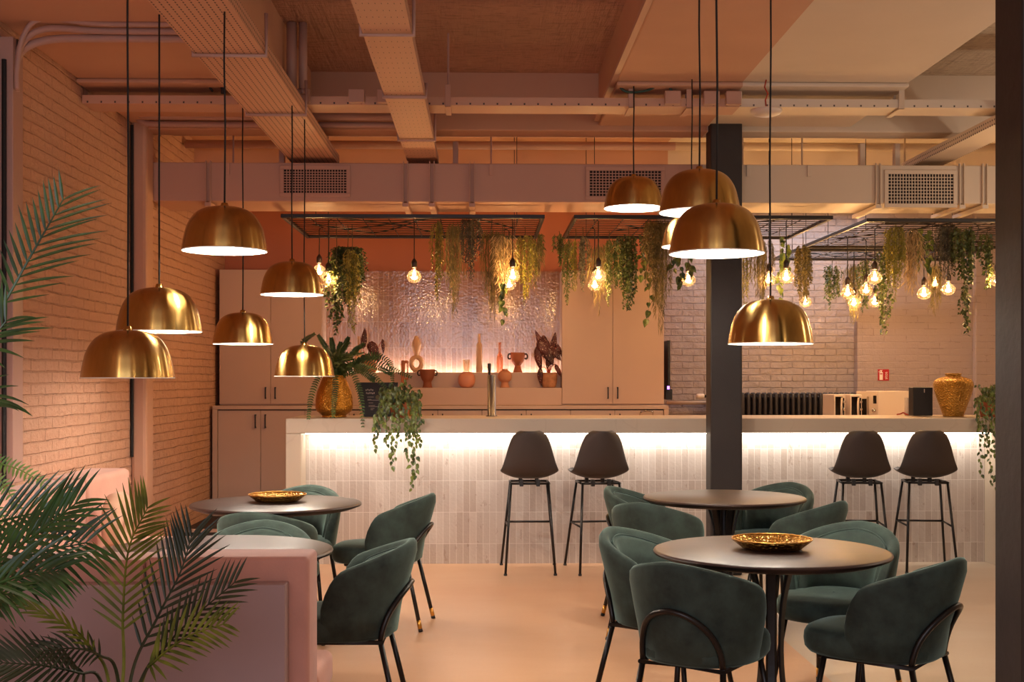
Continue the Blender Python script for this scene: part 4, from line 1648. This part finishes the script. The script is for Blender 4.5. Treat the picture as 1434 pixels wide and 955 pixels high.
# fern frond at the left edge
t = thing('potted_fern', 'light green fern fronds at the left edge above the palm', 'fern', (P(-215, 700, 3.1).x, 3.1, 0), 0)
bx, by = t.location.x, t.location.y
MB().lathe([(0, 0), (.13, 0), (.13, .02), (.04, .03), (.035, .70), (.12, .72), (.12, .74), (0, .74)], 28).build('stand', M['black'], t, True)
MB().lathe([(0, .742), (.09, .742), (.12, .80), (.125, .90), (.115, .90), (.11, .88), (0, .88)], 28).build('pot', M['terra'], t, True)


def small_frond(ctrl, ln, lw, mt, n):
    return frond(t, ctrl, ln, lw, mt, n=n, droop=.2, lean=.15, stemr=.0035, start=.25)


small_frond([Vector((0, 0, .88)), loc(-60, 655, 2.9), loc(10, 652, 2.88), loc(70, 681, 2.86)], .024, .0065, 'fern_light', 24)
small_frond([Vector((0, 0, .88)), loc(-60, 690, 2.85), loc(-5, 672, 2.8), loc(26, 712, 2.78)], .022, .0062, 'fern_light', 22)
small_frond([Vector((0, 0, .88)), loc(-60, 720, 2.85), loc(-20, 700, 2.8), loc(12, 738, 2.8)], .022, .0062, 'fern_light', 20)


# ------------------------------------------------------------------ things on the bar
ZBT = ZB1 + .0008


def lathe_thing(name, lab, cat, p, prof, m, n=40, smooth=14, part=None, group=None):
    t = thing(name, lab, cat, p, 0, group)
    pts = bez([Vector((r, 0, z)) for r, z in prof], len(prof) * smooth // 2)
    MB().lathe([(max(0, q.x), max(0, q.z)) for q in pts], n).build(part or 'body', m, t, True)
    return t


# gold vase with fern
Yv = 9.38
s = Yv / FPX
p = P(468, 582, Yv)
p.z = ZBT
h = 58 * s
r0 = 26 * s
t = lathe_thing('gold_vase', 'beaten gold egg shaped vase holding a fern at the bar end', 'vase', p,
                [(0, 0), (r0 * .62, 0), (r0 * .66, h * .05), (r0 * .95, h * .17), (r0 * 1.0, h * .32), (r0 * .93, h * .58), (r0 * .72, h * .84), (r0 * .6, h * .98), (r0 * .6, h), (r0 * .54, h), (r0 * .54, h * .9), (0, h * .9)], M['gold_smooth'])
t = thing('fern_plant', 'lush green fern spilling out of the gold egg vase', 'fern', p + Vector((0, 0, h * .9 + .001)), 0)
for k in range(46):
    a = 2 * PI * k / 46 * 1.0 + rnd.uniform(-.1, .1)
    el = rnd.uniform(.35, 1.35)
    Ln = rnd.uniform(.22, .36)
    d = Vector((math.cos(a) * math.cos(el), math.sin(a) * math.cos(el) * .8, math.sin(el)))
    c1 = d * Ln * .5 + Vector((0, 0, .03))
    c2 = d * Ln + Vector((math.cos(a), math.sin(a) * .8, 0)) * .05
    c2.z -= .02 + .12 * (1 - math.sin(el))
    frond(t, [Vector((0, 0, -.02)), c1, c2], .034, .0125, 'fern', n=22, droop=.2, lean=.2, stemr=.0025, start=.12, normal=(rnd.uniform(-.3, .3), -.5, .8))


def wp(px, py, Y=9.2):
    return P(px, py, Y) - t.location


for cpts in ([(468, 522), (456, 518), (443, 534), (435, 560), (432, 586)], [(468, 522), (469, 519), (470, 540), (468, 562), (467, 584)], [(470, 520), (488, 517), (500, 536), (506, 562), (508, 597)],
             [(470, 518), (510, 502), (545, 515), (575, 528)], [(470, 516), (515, 497), (545, 508), (550, 535)], [(468, 516), (440, 495), (425, 480), (440, 468)],
             [(470, 518), (500, 505), (530, 515), (548, 524)], [(470, 516), (500, 520), (520, 530), (524, 532)], [(470, 518), (460, 495), (446, 470)], [(470, 518), (467, 496), (464, 474)], [(470, 518), (480, 492), (488, 473)], [(470, 518), (492, 497), (509, 482)], [(470, 518), (500, 506), (532, 500)], [(470, 518), (504, 514), (540, 542)], [(470, 518), (452, 505), (432, 500)], [(470, 518), (474, 498), (477, 480)]):
    frond(t, [Vector((0, 0, -.02))] + [wp(a, b, 9.03 if b > 582 else (9.08 if b > 570 else (9.14 if b > 550 else (9.19 if b > 528 else (9.26 if b > 512 else 9.36))))) for a, b in cpts[1:]], .030, .0125, 'fern', n=26, droop=.15, lean=.2, stemr=.0025, start=.15)

# menu board
Ym = 9.5
sc = Ym / FPX
xm0 = PX(503, Ym)
t = thing('menu_board', 'dark slanted menu board with small pale lettering on the bar', 'menu board', (PX(530, Ym), Ym, ZBT), 0)
w0, w1, hh = 24 * sc, 31 * sc, 48 * sc
MB().prism([(-w0 + .02, 0), (w0 - .01, 0), (w1 - .02, hh), (-w1 + .0, hh)], 1, -.012, .012).build('board', M['slate'], t, bevel=.002)
MB().box(-w0 + .03, w0 - .02, .012, .07, 0, .012).box(-.02, .02, .012, .03, .012, .15).build('stand', M['black'], t, bevel=.002)


def text(par, s, x, z, size, m, y=-.0135, rot=0, name='lettering', align='LEFT', shear=0):
    c = bpy.data.curves.new(name, 'FONT')
    c.body = s
    c.size = size
    c.align_x = align
    c.extrude = .0004
    c.shear = shear
    o = bpy.data.objects.new(name, c)
    COL.objects.link(o)
    c.materials.append(m)
    o.parent = par
    o.location = (x, y, z)
    o.rotation_euler = (R(90), -rot, 0)
    dg = bpy.context.evaluated_depsgraph_get()
    me = bpy.data.meshes.new_from_object(o.evaluated_get(dg))
    q = bpy.data.objects.new(name, me)
    COL.objects.link(q)
    q.parent = par
    q.location = o.location
    q.rotation_euler = o.rotation_euler
    bpy.data.objects.remove(o)
    q.name = name
    return q


m = MB()
for (x0, z, w, q) in [(-.098 + .0125 * k, hh - .066 + .004 * (k % 2), .0085, .011) for k in range(5)] + [(-.094 + .0115 * k, hh - .088 - .003 * (k % 3 == 1), .0080, .011) for k in range(6)]:
    m.box(x0, x0 + w, -.0134, -.0121, z, z + q)
for (x0, w, z) in ((-.085, .05, .150), (-.083, .03, .132), (-.083, .12, .126), (-.075, .035, .105), (-.075, .05, .085), (-.075, .115, .076), (-.06, .03, .062), (-.06, .02, .052)):
    m.box(x0, x0 + w, -.0132, -.0121, z, z + .0035)
m.build('fine_print', M['chalk'], t)
MB().lathe([(0, 0), (.017, 0), (.017, .001), (0, .001)], 20).build('round_seal', M['stem'], t, loc=(-.005, -.0122, .15)).rotation_euler = (R(90), 0, 0)

# trailing plant on the bar
Yt = 9.3
p = P(560, 582, Yt)
t = thing('trailing_plant', 'potted trailing plant with broad leaves draped over the bar front', 'trailing plant', (p.x, Yt, ZBT), 0)
MB().lathe([(0, 0), (.06, 0), (.085, .12), (.088, .13), (.08, .13), (.076, .11), (0, .11)], 28).build('pot', M['terra'], t, True)
ml, ms = MB(), MB()
ends = [(525, 632), (530, 612), (541, 625), (549, 655), (553, 640), (560, 618), (571, 645), (577, 684), (582, 665), (588, 622), (590, 596), (527, 600), (566, 600), (538, 596), (580, 608)]
for (ex_, ey_) in ends:
    e = P(ex_, ey_, 9.02) - t.location
    b0 = Vector((rnd.uniform(-.05, .05), -.03, .12))
    b1 = Vector((e.x * .7 + rnd.uniform(-.03, .03), -.17, .13 + rnd.uniform(0, .06)))
    b2 = Vector((e.x * .95, 9.035 - Yt, .02))
    b3 = Vector((e.x, 9.03 - Yt, (e.z + .02) * .5))
    pts = bez([b0, b1, b2, b3, e], 26)
    dress(ml, ms, pts, 'pothos', .62, 1.9)
for k in range(46):
    a = rnd.uniform(0, 6.28)
    rr = rnd.uniform(.03, .19)
    e = Vector((rr * math.cos(a), rr * math.sin(a) * .5 - .02, rnd.uniform(.10, .30) * (1.15 - rr * 2.4)))
    pts = bez([Vector((0, 0, .10)), e * .55 + Vector((0, 0, .07)), e], 8)
    dress(ml, ms, pts, 'pothos', .62, 1.5)
ms.build('stems', M['stem'], t)
ml.build('foliage', L['pothos'], t)
# glassware behind it
Yg = 9.62
for k, (px, h_, r_, m_, lab) in enumerate(((566, .20, .028, 'clear', 'tall clear glass bottle behind the trailing plant'), (583, .15, .032, 'pinkglass', 'amber glass jar behind the trailing plant, at its right'), (576, .17, .02, 'gold_cap', 'slim golden bottle behind the trailing plant'))):
    lathe_thing('glass_bottle' if k < 2 else 'gold_bottle', lab, 'bottle', (PX(px, Yg + .09 * (k % 2)), Yg + .09 * (k % 2), ZBT), [(0, 0), (r_, 0), (r_, .01), (r_, h_ * .62), (r_ * .5, h_ * .78), (r_ * .42, h_ * .95), (r_ * .48, h_)], M[m_], 24)

# tap column
Yp = 9.6
p = P(688.5, 582, Yp)
t = thing('tap_column', 'brushed steel tap column with dark slim lever standing on the bar', 'tap', (p.x, Yp, ZBT), 0)
h = 58 * Yp / FPX
MB().lathe([(0, 0), (.045, 0), (.045, .006), (.033, .008), (.033, h - .004), (.030, h), (0, h)], 32).build('column', M['steel'], t, True)
MB().lathe([(.008, 0), (.012, .03), (.014, .06), (.0145, .085), (.010, .09), (0, .09)], 16).build('lever', M['column'], t, True, loc=(-.018, -.01, h))
MB().tube([(0, .03, h * .8), (0, .09, h * .78), (0, .10, h * .7)], .008, 8).build('spout', M['steel'], t, True)

# big hammered vase at right
Yv = 9.42
s = Yv / FPX
p = P(1335, 584, Yv)
p.z = ZBT
prof = [(0, 0), (12.5, 0), (14.5, 3), (19, 16), (24.5, 32), (27, 42), (27, 47), (24.5, 51.5), (17, 55), (11.5, 56.5), (10.5, 58.5), (11.5, 60.5), (9.5, 61), (8.5, 57)]
t = lathe_thing('gold_vase', 'large hammered gold urn on the right end of the bar', 'vase', p, [(r * s, z * s) for r, z in prof], M['hammer'], 56, 12)

# speaker
Ys = 9.5
p = P(1292.5, 584, Ys)
s = Ys / FPX
t = thing('speaker', 'black box speaker on the bar left of the gold urn', 'speaker', (p.x, Ys, ZBT), R(-4))
MB().box(-13.8 * s, 13.8 * s, 0, .13, .004, 41 * s).build('cabinet', M['plastic_b'], t, bevel=.006)
MB().box(-13.3 * s, 13.3 * s, -.003, -.0002, .008, 40.4 * s).build('front_grille', M['speaker'], t, bevel=.001)
MB().box(1.2 * s, 2.3 * s, -.0042, -.0032, 33.5 * s, 38.5 * s).build('logo', M['chalk'], t)
# paper roll and red cable
Yr = 9.78
p = P(1271, 583, Yr)
t = thing('paper_roll', 'upright pale paper roll beside the black speaker', 'paper roll', (p.x, Yr, ZBT), 0)
MB().lathe([(.012, 0), (.024, 0), (.026, .004), (.026, .138), (.024, .142), (.012, .142), (.012, 0)], 28).build('roll', M['plastic_w'], t, True)
o = MB().tube(bez([Vector((PX(1256, Yr), Yr, ZBT + .006)), Vector((PX(1260, Yr), Yr - .02, ZBT + .012)), Vector((PX(1265, Yr), Yr + .0, ZBT + .02)), Vector((PX(1268.3, Yr), Yr - .04, ZBT + .006)), Vector((PX(1276, Yr), Yr - .06, ZBT + .006))], 20), .006, 6).build('red_cord', M['redcloth'], None, True)
tag(o, 'short coil of orange red cable lying at the foot of the paper roll', 'cable')

# plant at the right end
Yq = 9.3
p = P(1384, 582, Yq)
t = thing('trailing_plant', 'bushy trailing plant in clay pot at the far right bar end', 'trailing plant', (p.x, Yq, ZBT), 0)
MB().lathe([(0, 0), (.055, 0), (.078, .11), (.085, .115), (.085, .135), (.075, .135), (.07, .115), (0, .115)], 28).build('pot', M['terra'], t, True)
ml, ms = MB(), MB()
for (ex_, ey_) in [(1374, 668), (1383, 640), (1388, 682), (1396, 690), (1399, 650), (1379, 622), (1392, 610), (1402, 668), (1372, 600)]:
    e = P(ex_, ey_, 9.0) - t.location
    b0 = Vector((rnd.uniform(-.04, .04), -.04, .13))
    pts = bez([b0, Vector((e.x * .8, -.16, .15)), Vector((e.x, -.262, .02)), Vector((e.x, -.27, (e.z + .02) / 2)), e], 24)
    dress(ml, ms, pts, 'pothos', .55, 1.7)
for k in range(44):
    a = rnd.uniform(0, 6.28)
    rr = rnd.uniform(.02, .10)
    e = Vector((rr * math.cos(a), rr * math.sin(a) * .7, rnd.uniform(.12, .26)))
    pts = bez([Vector((0, 0, .11)), e * .6 + Vector((0, 0, .04)), e], 8)
    dress(ml, ms, pts, 'pothos', .5, 1.8)
ms.build('stems', M['stem'], t)
ml.build('foliage', L['pothos'], t)

# ------------------------------------------------------------------ things in the niche
ZA = ZL1 + .0008     # lower step
ZBn = ZL2 + .0008     # upper step
YA, YBn = 11.575, 11.71
sA, sB = YA / FPX, YBn / FPX
G = 'ceramics in the tiled niche'


def niche(name, lab, cat, px, prof, m, up, n=32, smooth=10):
    Y, s, z = (YBn, sB, ZBn) if up else (YA, sA, ZA)
    return lathe_thing(name, lab, cat, (PX(px, Y), Y, z), [(r * s, zz * s) for r, zz in prof], m, n, smooth, None, G)


def ears(t, s, pts_px, r=.006, mt='cab_dark'):
    for sgn in (-1, 1):
        MB().tube(bez([Vector((sgn * x * s, 0, z * s)) for x, z in pts_px], 16), r, 8).build('handle', M[mt], t, True)


niche('bottle_vase', 'pale bottle vase at far left of the niche behind the begonia', 'vase', 502, [(0, 0), (5, 0), (6, 3), (6.5, 18), (5, 27), (1.8, 33), (1.4, 44), (1.7, 50), (1, 50)], M['sand'], True)
# two lobed vase with a ring foot
t = thing('ring_vase', 'cream double lobed vase with an open ring at its base', 'vase', (PX(583, YBn), YBn, ZBn), 0, G)
m = MB()
rows = []
for k in range(37):
    a = 2 * PI * k / 36
    c0 = Vector((7.2 * sB * math.sin(a), 0, (12.2 - 8.6 * math.cos(a)) * sB))
    rr = (3.8 + .5 * (math.cos(a) < -.3)) * sB
    nrm = Vector((math.sin(a), 0, -math.cos(a)))
    rows.append([c0 + nrm * (rr * .85 * math.cos(q)) + Vector((0, rr * math.sin(q), 0)) for q in [2 * PI * j / 14 for j in range(14)]])
m.grid(rows, closed_u=True)
m.build('ring', M['sand'], t, True)
pts = bez([Vector((r * sB, 0, z * sB)) for r, z in [(4.0, 21.5), (3.6, 25), (5.2, 31), (6.6, 37), (5.6, 43), (3.2, 48), (2.2, 50.5), (2.3, 51.2), (1.6, 50)]], 40)
MB().lathe([(q.x, q.z) for q in pts], 28).build('neck', M['sand'], t, True)
MB().lathe([(0, 0), (5.5 * sB, 0), (5 * sB, 1.0 * sB), (0, 1.4 * sB)], 24).build('foot', M['sand'], t, True)
niche('bottle', 'tall slim sand bottle standing in the middle of the niche', 'bottle', 671, [(0, 0), (3.8, 0), (4.2, 1), (4.2, 30), (4, 38), (2, 43), (1.7, 53), (2.1, 54), (1.2, 54)], M['sand'], True)
niche('pink_bottle', 'pink glass bottle beside the two handled cup in the niche', 'bottle', 700, [(0, 0), (4.2, 0), (4.4, 2), (4.4, 18), (3.6, 24), (1.9, 28), (1.9, 40), (2.4, 42), (1.2, 42)], M['pinkglass'], True)
niche('glass_cup', 'small faint glass tumbler in the niche left of the slim bottle', 'glass', 653, [(0, 0), (3.6, 0), (4.2, 1), (4.8, 16), (4.5, 16), (3.4, 1.5)], M['clear'], True)
t = niche('cup_vase', 'terracotta two handled cup vase on the upper niche ledge', 'vase', 725, [(0, 0), (6.3, 0), (5.9, 2), (4.6, 7), (4.2, 9), (5.5, 11), (8.4, 15), (9.8, 21), (10, 27), (9.3, 27), (8.8, 20), (0, 14)], M['terra'], True)
ears(t, sB, [(9.4, 19.5), (12.5, 19), (13.6, 22), (12.5, 25.5), (9.7, 25.6)], .007)
niche('begonia_pot', 'terracotta pot with begonia at left of the niche', 'flowerpot', 517, [(0, 0), (8.5, 0), (9.8, 8), (10.5, 19), (9.5, 19), (9, 16), (0, 16)], M['terra'], True)
# square handled jug
t = thing('square_jug', 'terracotta jug with square loop handle behind the trailing plant', 'jug', (PX(566, YA), YA, ZA), 0, G)
s = sA
MB().box(-4.0 * s, 1.0 * s, -.03, .03, 0, 38 * s).build('body', M['terra'], t, bevel=.006)
MB().box(1.0 * s, 5.5 * s, -.012, .012, 34 * s, 38 * s).box(4.2 * s, 5.5 * s, -.012, .012, 13 * s, 34 * s).box(1.0 * s, 5.5 * s, -.012, .012, 11 * s, 13.5 * s).build('handle', M['terra'], t, bevel=.003)
t = niche('cup_vase', 'brown two handled cup vase on the lower niche ledge', 'vase', 598.5, [(0, 0), (6.8, 0), (6.4, 2), (5.6, 8), (8, 12), (10, 18), (10.5, 24), (11, 25), (10, 25), (9, 18), (0, 14)], M['brown_clay'], False)
ears(t, sA, [(9.9, 17.5), (12.6, 17.5), (13.6, 20.5), (12.2, 23.5), (10.2, 23.2)], .006)
niche('round_vase', 'smooth rose sphere vase on the lower niche ledge', 'vase', 653.5, [(0, 0), (6, 0), (10.3, 4), (12, 11), (10.5, 17.5), (6.5, 21.3), (4.2, 22), (3.6, 21.2), (0, 20)], M['rosecer'], False)
niche('footed_vase', 'round terracotta vase on a foot right of the tap column', 'vase', 707, [(0, 0), (6.2, 0), (6.0, 2), (4.8, 6.5), (5.2, 8), (8.5, 11), (9.8, 16), (8.5, 21), (5, 23.8), (3.9, 24.3), (4.1, 26), (3.2, 26), (3.0, 23), (0, 22)], M['terra_pale'], False)
niche('begonia_pot', 'mottled clay pot with begonia at right of the niche', 'flowerpot', 769, [(0, 0), (8, 0), (10, 4), (11.3, 12), (11, 20), (10, 20), (9.6, 17), (0, 17)], M['stonepot'], False)


def begonia(lab, px, py, Y, leaves):
    base = P(px, py, Y)
    t = thing('begonia', lab, 'begonia', base, 0)
    ms = MB()
    mls = []
    for (lx, ly, tx, ty, w) in leaves:
        a = P(lx, ly, Y - rnd.uniform(.0, .05)) - base
        e = P(tx, ty, Y - rnd.uniform(.0, .06)) - base
        ms.tube(bez([Vector((0, 0, 0)), a * .5 + Vector((0, .0, .04)), a], 10), .003, 5)
        d = (e - a)
        l = d.length
        d.normalize()
        N = Vector((rnd.uniform(-.4, .4), -1, .2)).normalized()
        S = d.cross(N).normalized()
        rows = []
        for i in range(9):
            u = i / 8
            ww = w * Y / FPX * math.sin(PI * min(1, .06 + .94 * u ** .8)) ** .8
            c_ = a + d * (l * u) + N * (.02 * math.sin(PI * u))
            rows.append([c_ + S * ww * .6 - N * .006, c_ + S * ww * .3 + N * .004, c_, c_ - S * ww * .25 + N * .004, c_ - S * ww * .45 - N * .006])
        m = MB().grid(rows)
        m.build('leaf', L['begonia'], t, True, solid=.001)
    ms.build('stems', M['redcloth'], t, True)


begonia('spotted dark begonia leaves in the mottled pot at right of the niche', 769, 526, YA,
        [(765, 500, 749, 462, 9), (770, 495, 778, 465, 9), (762, 470, 760, 500, 13), (758, 472, 775, 512, 18), (755, 475, 768, 500, 14), (752, 485, 758, 520, 10), (770, 485, 786, 505, 9), (776, 488, 766, 516, 12), (757, 515, 758, 540, 8), (778, 510, 786, 528, 6), (780, 482, 787, 500, 6)])
begonia('spotted dark begonia leaves at left of the niche behind the fern', 517, 524, YBn,
        [(508, 488, 511, 459, 8), (520, 478, 528, 502, 13), (524, 480, 531, 508, 10), (536, 475, 537, 496, 5), (516, 490, 517, 478, 5), (518, 495, 505, 512, 7), (522, 500, 516, 516, 8), (512, 498, 503, 505, 6)])

# black screen seen edge on beside the right cupboard
YS = 11.75
t = thing('wall_screen', 'narrow dark screen seen edge on beside the right wall cupboard', 'screen', (PX(931, YS), YS, PZ(545, YS)), 0)
h = PZ(477, YS) - PZ(545, YS)
MB().box(0.006, .03, -.15, .25, 0, h).build('panel', M['plastic_b'], t, bevel=.004)
MB().box(.0, .022, -.155, -.151, .0, .03).build('status_light', M['led_purple'], t)
MB().box(.006, .07, -.02, .22, -.1, -.0).build('bracket', M['plastic_b'], t, bevel=.004)

# radiator and pipe
Yr = 12.22
xr0, xr1 = PX(996, Yr), PX(1206, Yr)
z0, z1 = .22, PZ(550.5, Yr)
t = thing('radiator', 'dark cast iron column radiator under the white brick wall', 'radiator', ((xr0 + xr1) / 2, Yr, z0), 0)
n = 27
for k in range(n):
    x = xr0 + (xr1 - xr0) * (k + .5) / n - (xr0 + xr1) / 2
    hgt = z1 - z0
    m = MB()
    for dy in (-.05, .0, .05):
        m.tube(bez([(x, dy * .6, .012), (x, dy, .06), (x, dy, hgt * .5), (x, dy, hgt - .06), (x, dy * .6, hgt - .012)], 12), .0185, 10)
    m.tube([(x - .026, 0, hgt - .045), (x + .026, 0, hgt - .045)], .024, 8).tube([(x - .026, 0, .045), (x + .026, 0, .045)], .024, 8)
    m.build('section', M['radiator'], t, True)
for sx in (-1, 1):
    MB().box(sx * (xr1 - xr0) * .42 - .02, sx * (xr1 - xr0) * .42 + .02, -.05, .05, -.22, .02).build('foot', M['radiator'], t, bevel=.005)
x = PX(982, Yr)
t = thing('radiator_valve', 'pale thermostat valve left of the radiator near the dark pillar', 'valve', (x, Yr, PZ(555, Yr)), 0)
MB().lathe([(0, -.05), (.022, -.048), (.026, -.03), (.026, .02), (.018, .03), (0, .03)], 20).build('knob', M['plastic_w'], t, True).rotation_euler = (0, R(90), 0)
MB().tube([(.02, 0, 0), (.10, 0, 0)], .014, 10).build('fitting', M['black'], t, True)
MB().tube([(.07, 0, 0), (.07, 0, -PZ(555, Yr) + .001)], .012, 8).build('pipe', M['black'], t, True)
o = MB().tube([(PX(934, 12.36), 12.36, PZ(564, 12.36)), (PX(1040, 12.36), 12.36, PZ(564, 12.36))], .02, 10).build('wall_pipe', M['pipepaint'], None, True)
tag(o, 'horizontal painted pipe on the brick wall left of the dark pillar', 'pipe')

# back counter at right with ovens
Yb0, Yb1 = 10.75, 11.45
xb0, xb1 = PX(1150, Yb0), PX(1330, Yb0)
ZK2 = 1.0
t = thing('back_counter', 'blush cabinet behind the bar carrying the white ovens', 'cabinet', ((xb0 + xb1) / 2, Yb0, 0), 0)
wv = (xb1 - xb0) / 2
MB().box(-wv, wv, .02, Yb1 - Yb0, 0, ZK2 - .035).build('body', M['cab'], t)
MB().box(-wv - .01, wv + .01, 0, Yb1 - Yb0, ZK2 - .034, ZK2).build('worktop', M['cab'], t, bevel=.003)


def oven(px0, px1, pytop, Y, lab, dep=.36, kind=0):
    x0, x1 = PX(px0, Y), PX(px1, Y)
    w = (x1 - x0) / 2
    h = PZ(pytop, Y) - ZK2 - .001
    t = thing('microwave_oven', lab, 'microwave', ((x0 + x1) / 2, Y, ZK2 + .001), 0, 'white ovens behind the bar')
    MB().box(-w, w, .01, dep, .012, h).build('body', M['plastic_w'], t, bevel=.006)
    if kind == 0:
        f = MB().box(-w, w, -.012, .009, .014, h - .002).build('door', M['plastic_w'], t, bevel=.004)
        MB().box(-w + .012, w * .55, -.014, -.0122, .03, h - .02).build('door_glass', M['screen'], f)
        MB().tube(bez([(w * .40, -.013, .05), (w * .22, -.03, .10), (w * .16, -.038, h * .5), (w * .22, -.03, h - .08), (w * .40, -.013, h - .03)], 20), .0085, 8).build('handle', M['plastic_w'], f, True)
        MB().box(w * .60, w - .008, -.014, -.0122, .04, h - .03).build('control_panel', M['screen'], f)
        m = MB()
        for k in range(3):
            m.lathe([(0, 0), (.013, 0), (.012, .012), (0, .012)], 16, (0, 0, 0))
            b_ = len(m.v) - 64
            for i in range(b_, len(m.v)):
                x, y, z = m.v[i]
                m.v[i] = (w * .78 + x, -.0145 - z, h * (.25 + .25 * k) + y)
        m.build('knobs', M['chrome'], t, True)
    for sx in (-1, 1):
        MB().box(sx * w * .8 - .015, sx * w * .8 + .015, .03, .06, 0, .0125).build('foot', M['plastic_b'], t)
    return t, w, h


oven(1167.5, 1183, 552.5, 10.9, 'white oven with curved handle and dark door, left of its twin')
oven(1190, 1206.5, 552.5, 10.9, 'white oven with curved handle and dark door, beside the wide one')
# wide white oven turned a little: side panel visible
t = thing('microwave_oven', 'wide white oven with plain side panel, left of the black speaker', 'microwave', (PX(1229, 10.95), 10.95, ZK2 + .001), 0, 'white ovens behind the bar')
h = PZ(548, 10.95) - ZK2
s = 10.95 / FPX
MB().box(0, 47 * s, -.0, .34, .012, h).build('body', M['plastic_w'], t, bevel=.006)
f = MB().prism([(-22 * s, .16), (-22 * s, .175), (-.002, .012), (-.002, -.003)], 2, .014, h - .002).build('door', M['plastic_w'], t, bevel=.003)
a, b = Vector((-22 * s, .158, 0)), Vector((-.002, -.005, 0))
d = (b - a).normalized()
nrm = Vector((d.y, -d.x, 0))


def dpoly(u0, u1, z0, z1, off, name, m, par):
    p0, p1 = a.lerp(b, u0) + nrm * off, a.lerp(b, u1) + nrm * off
    q0, q1 = p0 + nrm * .003, p1 + nrm * .003
    vs = [(p0.x, p0.y, z0), (p1.x, p1.y, z0), (q1.x, q1.y, z0), (q0.x, q0.y, z0), (p0.x, p0.y, z1), (p1.x, p1.y, z1), (q1.x, q1.y, z1), (q0.x, q0.y, z1)]
    return MB().add(vs, [(0, 1, 2, 3), (7, 6, 5, 4), (0, 4, 5, 1), (1, 5, 6, 2), (2, 6, 7, 3), (3, 7, 4, 0)]).build(name, m, par)


dpoly(.08, .48, .04, h - .07, .0005, 'door_glass', M['screen'], f)
dpoly(.52, .60, .03, h - .05, .004, 'handle', M['chrome'], f)
dpoly(.80, .95, h * .62, h - .04, .0005, 'display', M['screen'], f)
p_ = a.lerp(b, .85)
MB().tube([(p_.x, p_.y - .001, h * .4), (p_.x + nrm.x * .02, p_.y + nrm.y * .02, h * .4)], .016, 14).build('dial', M['chrome'], f, True)
for sx in (4 * s, 43 * s):
    MB().box(sx - .015, sx + .015, .03, .06, 0, .0125).build('foot', M['plastic_b'], t)

# fire extinguisher sign on the smooth brick wall
Yf = 12.279
s = Yf / FPX
p = P(1237, 525, Yf)
t = thing('wall_sign', 'small red fire extinguisher sign on the smooth brick wall', 'sign', p, 0)
w = 7.9 * s
MB().box(-w, w, -.004, -.0008, -w, w).build('plate', M['red'], t, bevel=.0008)
m = MB()
y0, y1 = -.0052, -.0041
m.box(-5.6 * s, -.9 * s, y0, y1, -7.0 * s, .8 * s)
m.box(-5.6 * s, -.9 * s, y0, y1, 2.2 * s, 4.0 * s)
m.box(-5.6 * s, -5.0 * s, y0, y1, .8 * s, 2.2 * s).box(-1.6 * s, -.9 * s, y0, y1, .8 * s, 2.2 * s)
m.prism([(-4.2 * s, 4.0 * s), (-2.2 * s, 4.0 * s), (-2.4 * s, 6.8 * s), (-4.6 * s, 6.8 * s)], 1, y0, y1)
m.prism([(-6.9 * s, 4.1 * s), (-6.3 * s, 3.7 * s), (-4.0 * s, 6.2 * s), (-4.4 * s, 7.0 * s)], 1, y0, y1)
m.prism([(-2.4 * s, 6.2 * s), (-1.4 * s, 6.4 * s), (-1.2 * s, 7.0 * s), (-2.6 * s, 7.0 * s)], 1, y0, y1)
m.build('pictogram', M['white'], t)
text(t, 'stos', 5.6 * s, -6.4 * s, 6.6 * s, M['white'], -.0046, R(90), 'lettering')

# ------------------------------------------------------------------ light and view
light('AREA', 'cool_tube_light', (x3 + .1, 11.9, 3.15), 22, (.86, .9, 1), (R(-8), 0, 0), 1.5, .08)
# added warm fill points outside the view, brightening the ceiling and soffits
for q in ((3.9, 5.6, 2.3), (4.3, 7.6, 2.3), (2.6, 2.6, 2.2), (.4, 2.0, 2.2), (-1.7, 2.2, 2.2)):
    light('POINT', 'fill_point', q, 24 if q[0] > 3 else 8, (1, .80, .60), radius=.06)
# daylight from the windows of the room's front, behind the camera
light('AREA', 'window_light', (-.6, -1.3, 2.1), 80, (.84, .85, 1.0), (R(90), 0, 0), 3.6, 1.6)
w = bpy.data.worlds.new('world')
SC.world = w
w.use_nodes = True
bg = w.node_tree.nodes['Background']
bg.inputs[0].default_value = (.82, .74, .66, 1)
bg.inputs[1].default_value = .36

SC.view_settings.view_transform = 'Standard'
SC.view_settings.look = 'None'
SC.view_settings.exposure = 0
SC.view_settings.gamma = 1
SC.view_settings.use_curve_mapping = False
cy = SC.cycles
cy.use_denoising = True
cy.max_bounces = 8
cy.diffuse_bounces = 4
cy.glossy_bounces = 3
cy.transparent_max_bounces = 12
cy.caustics_reflective = False
cy.caustics_refractive = False
cy.sample_clamp_indirect = 6
cy.sample_clamp_direct = 0
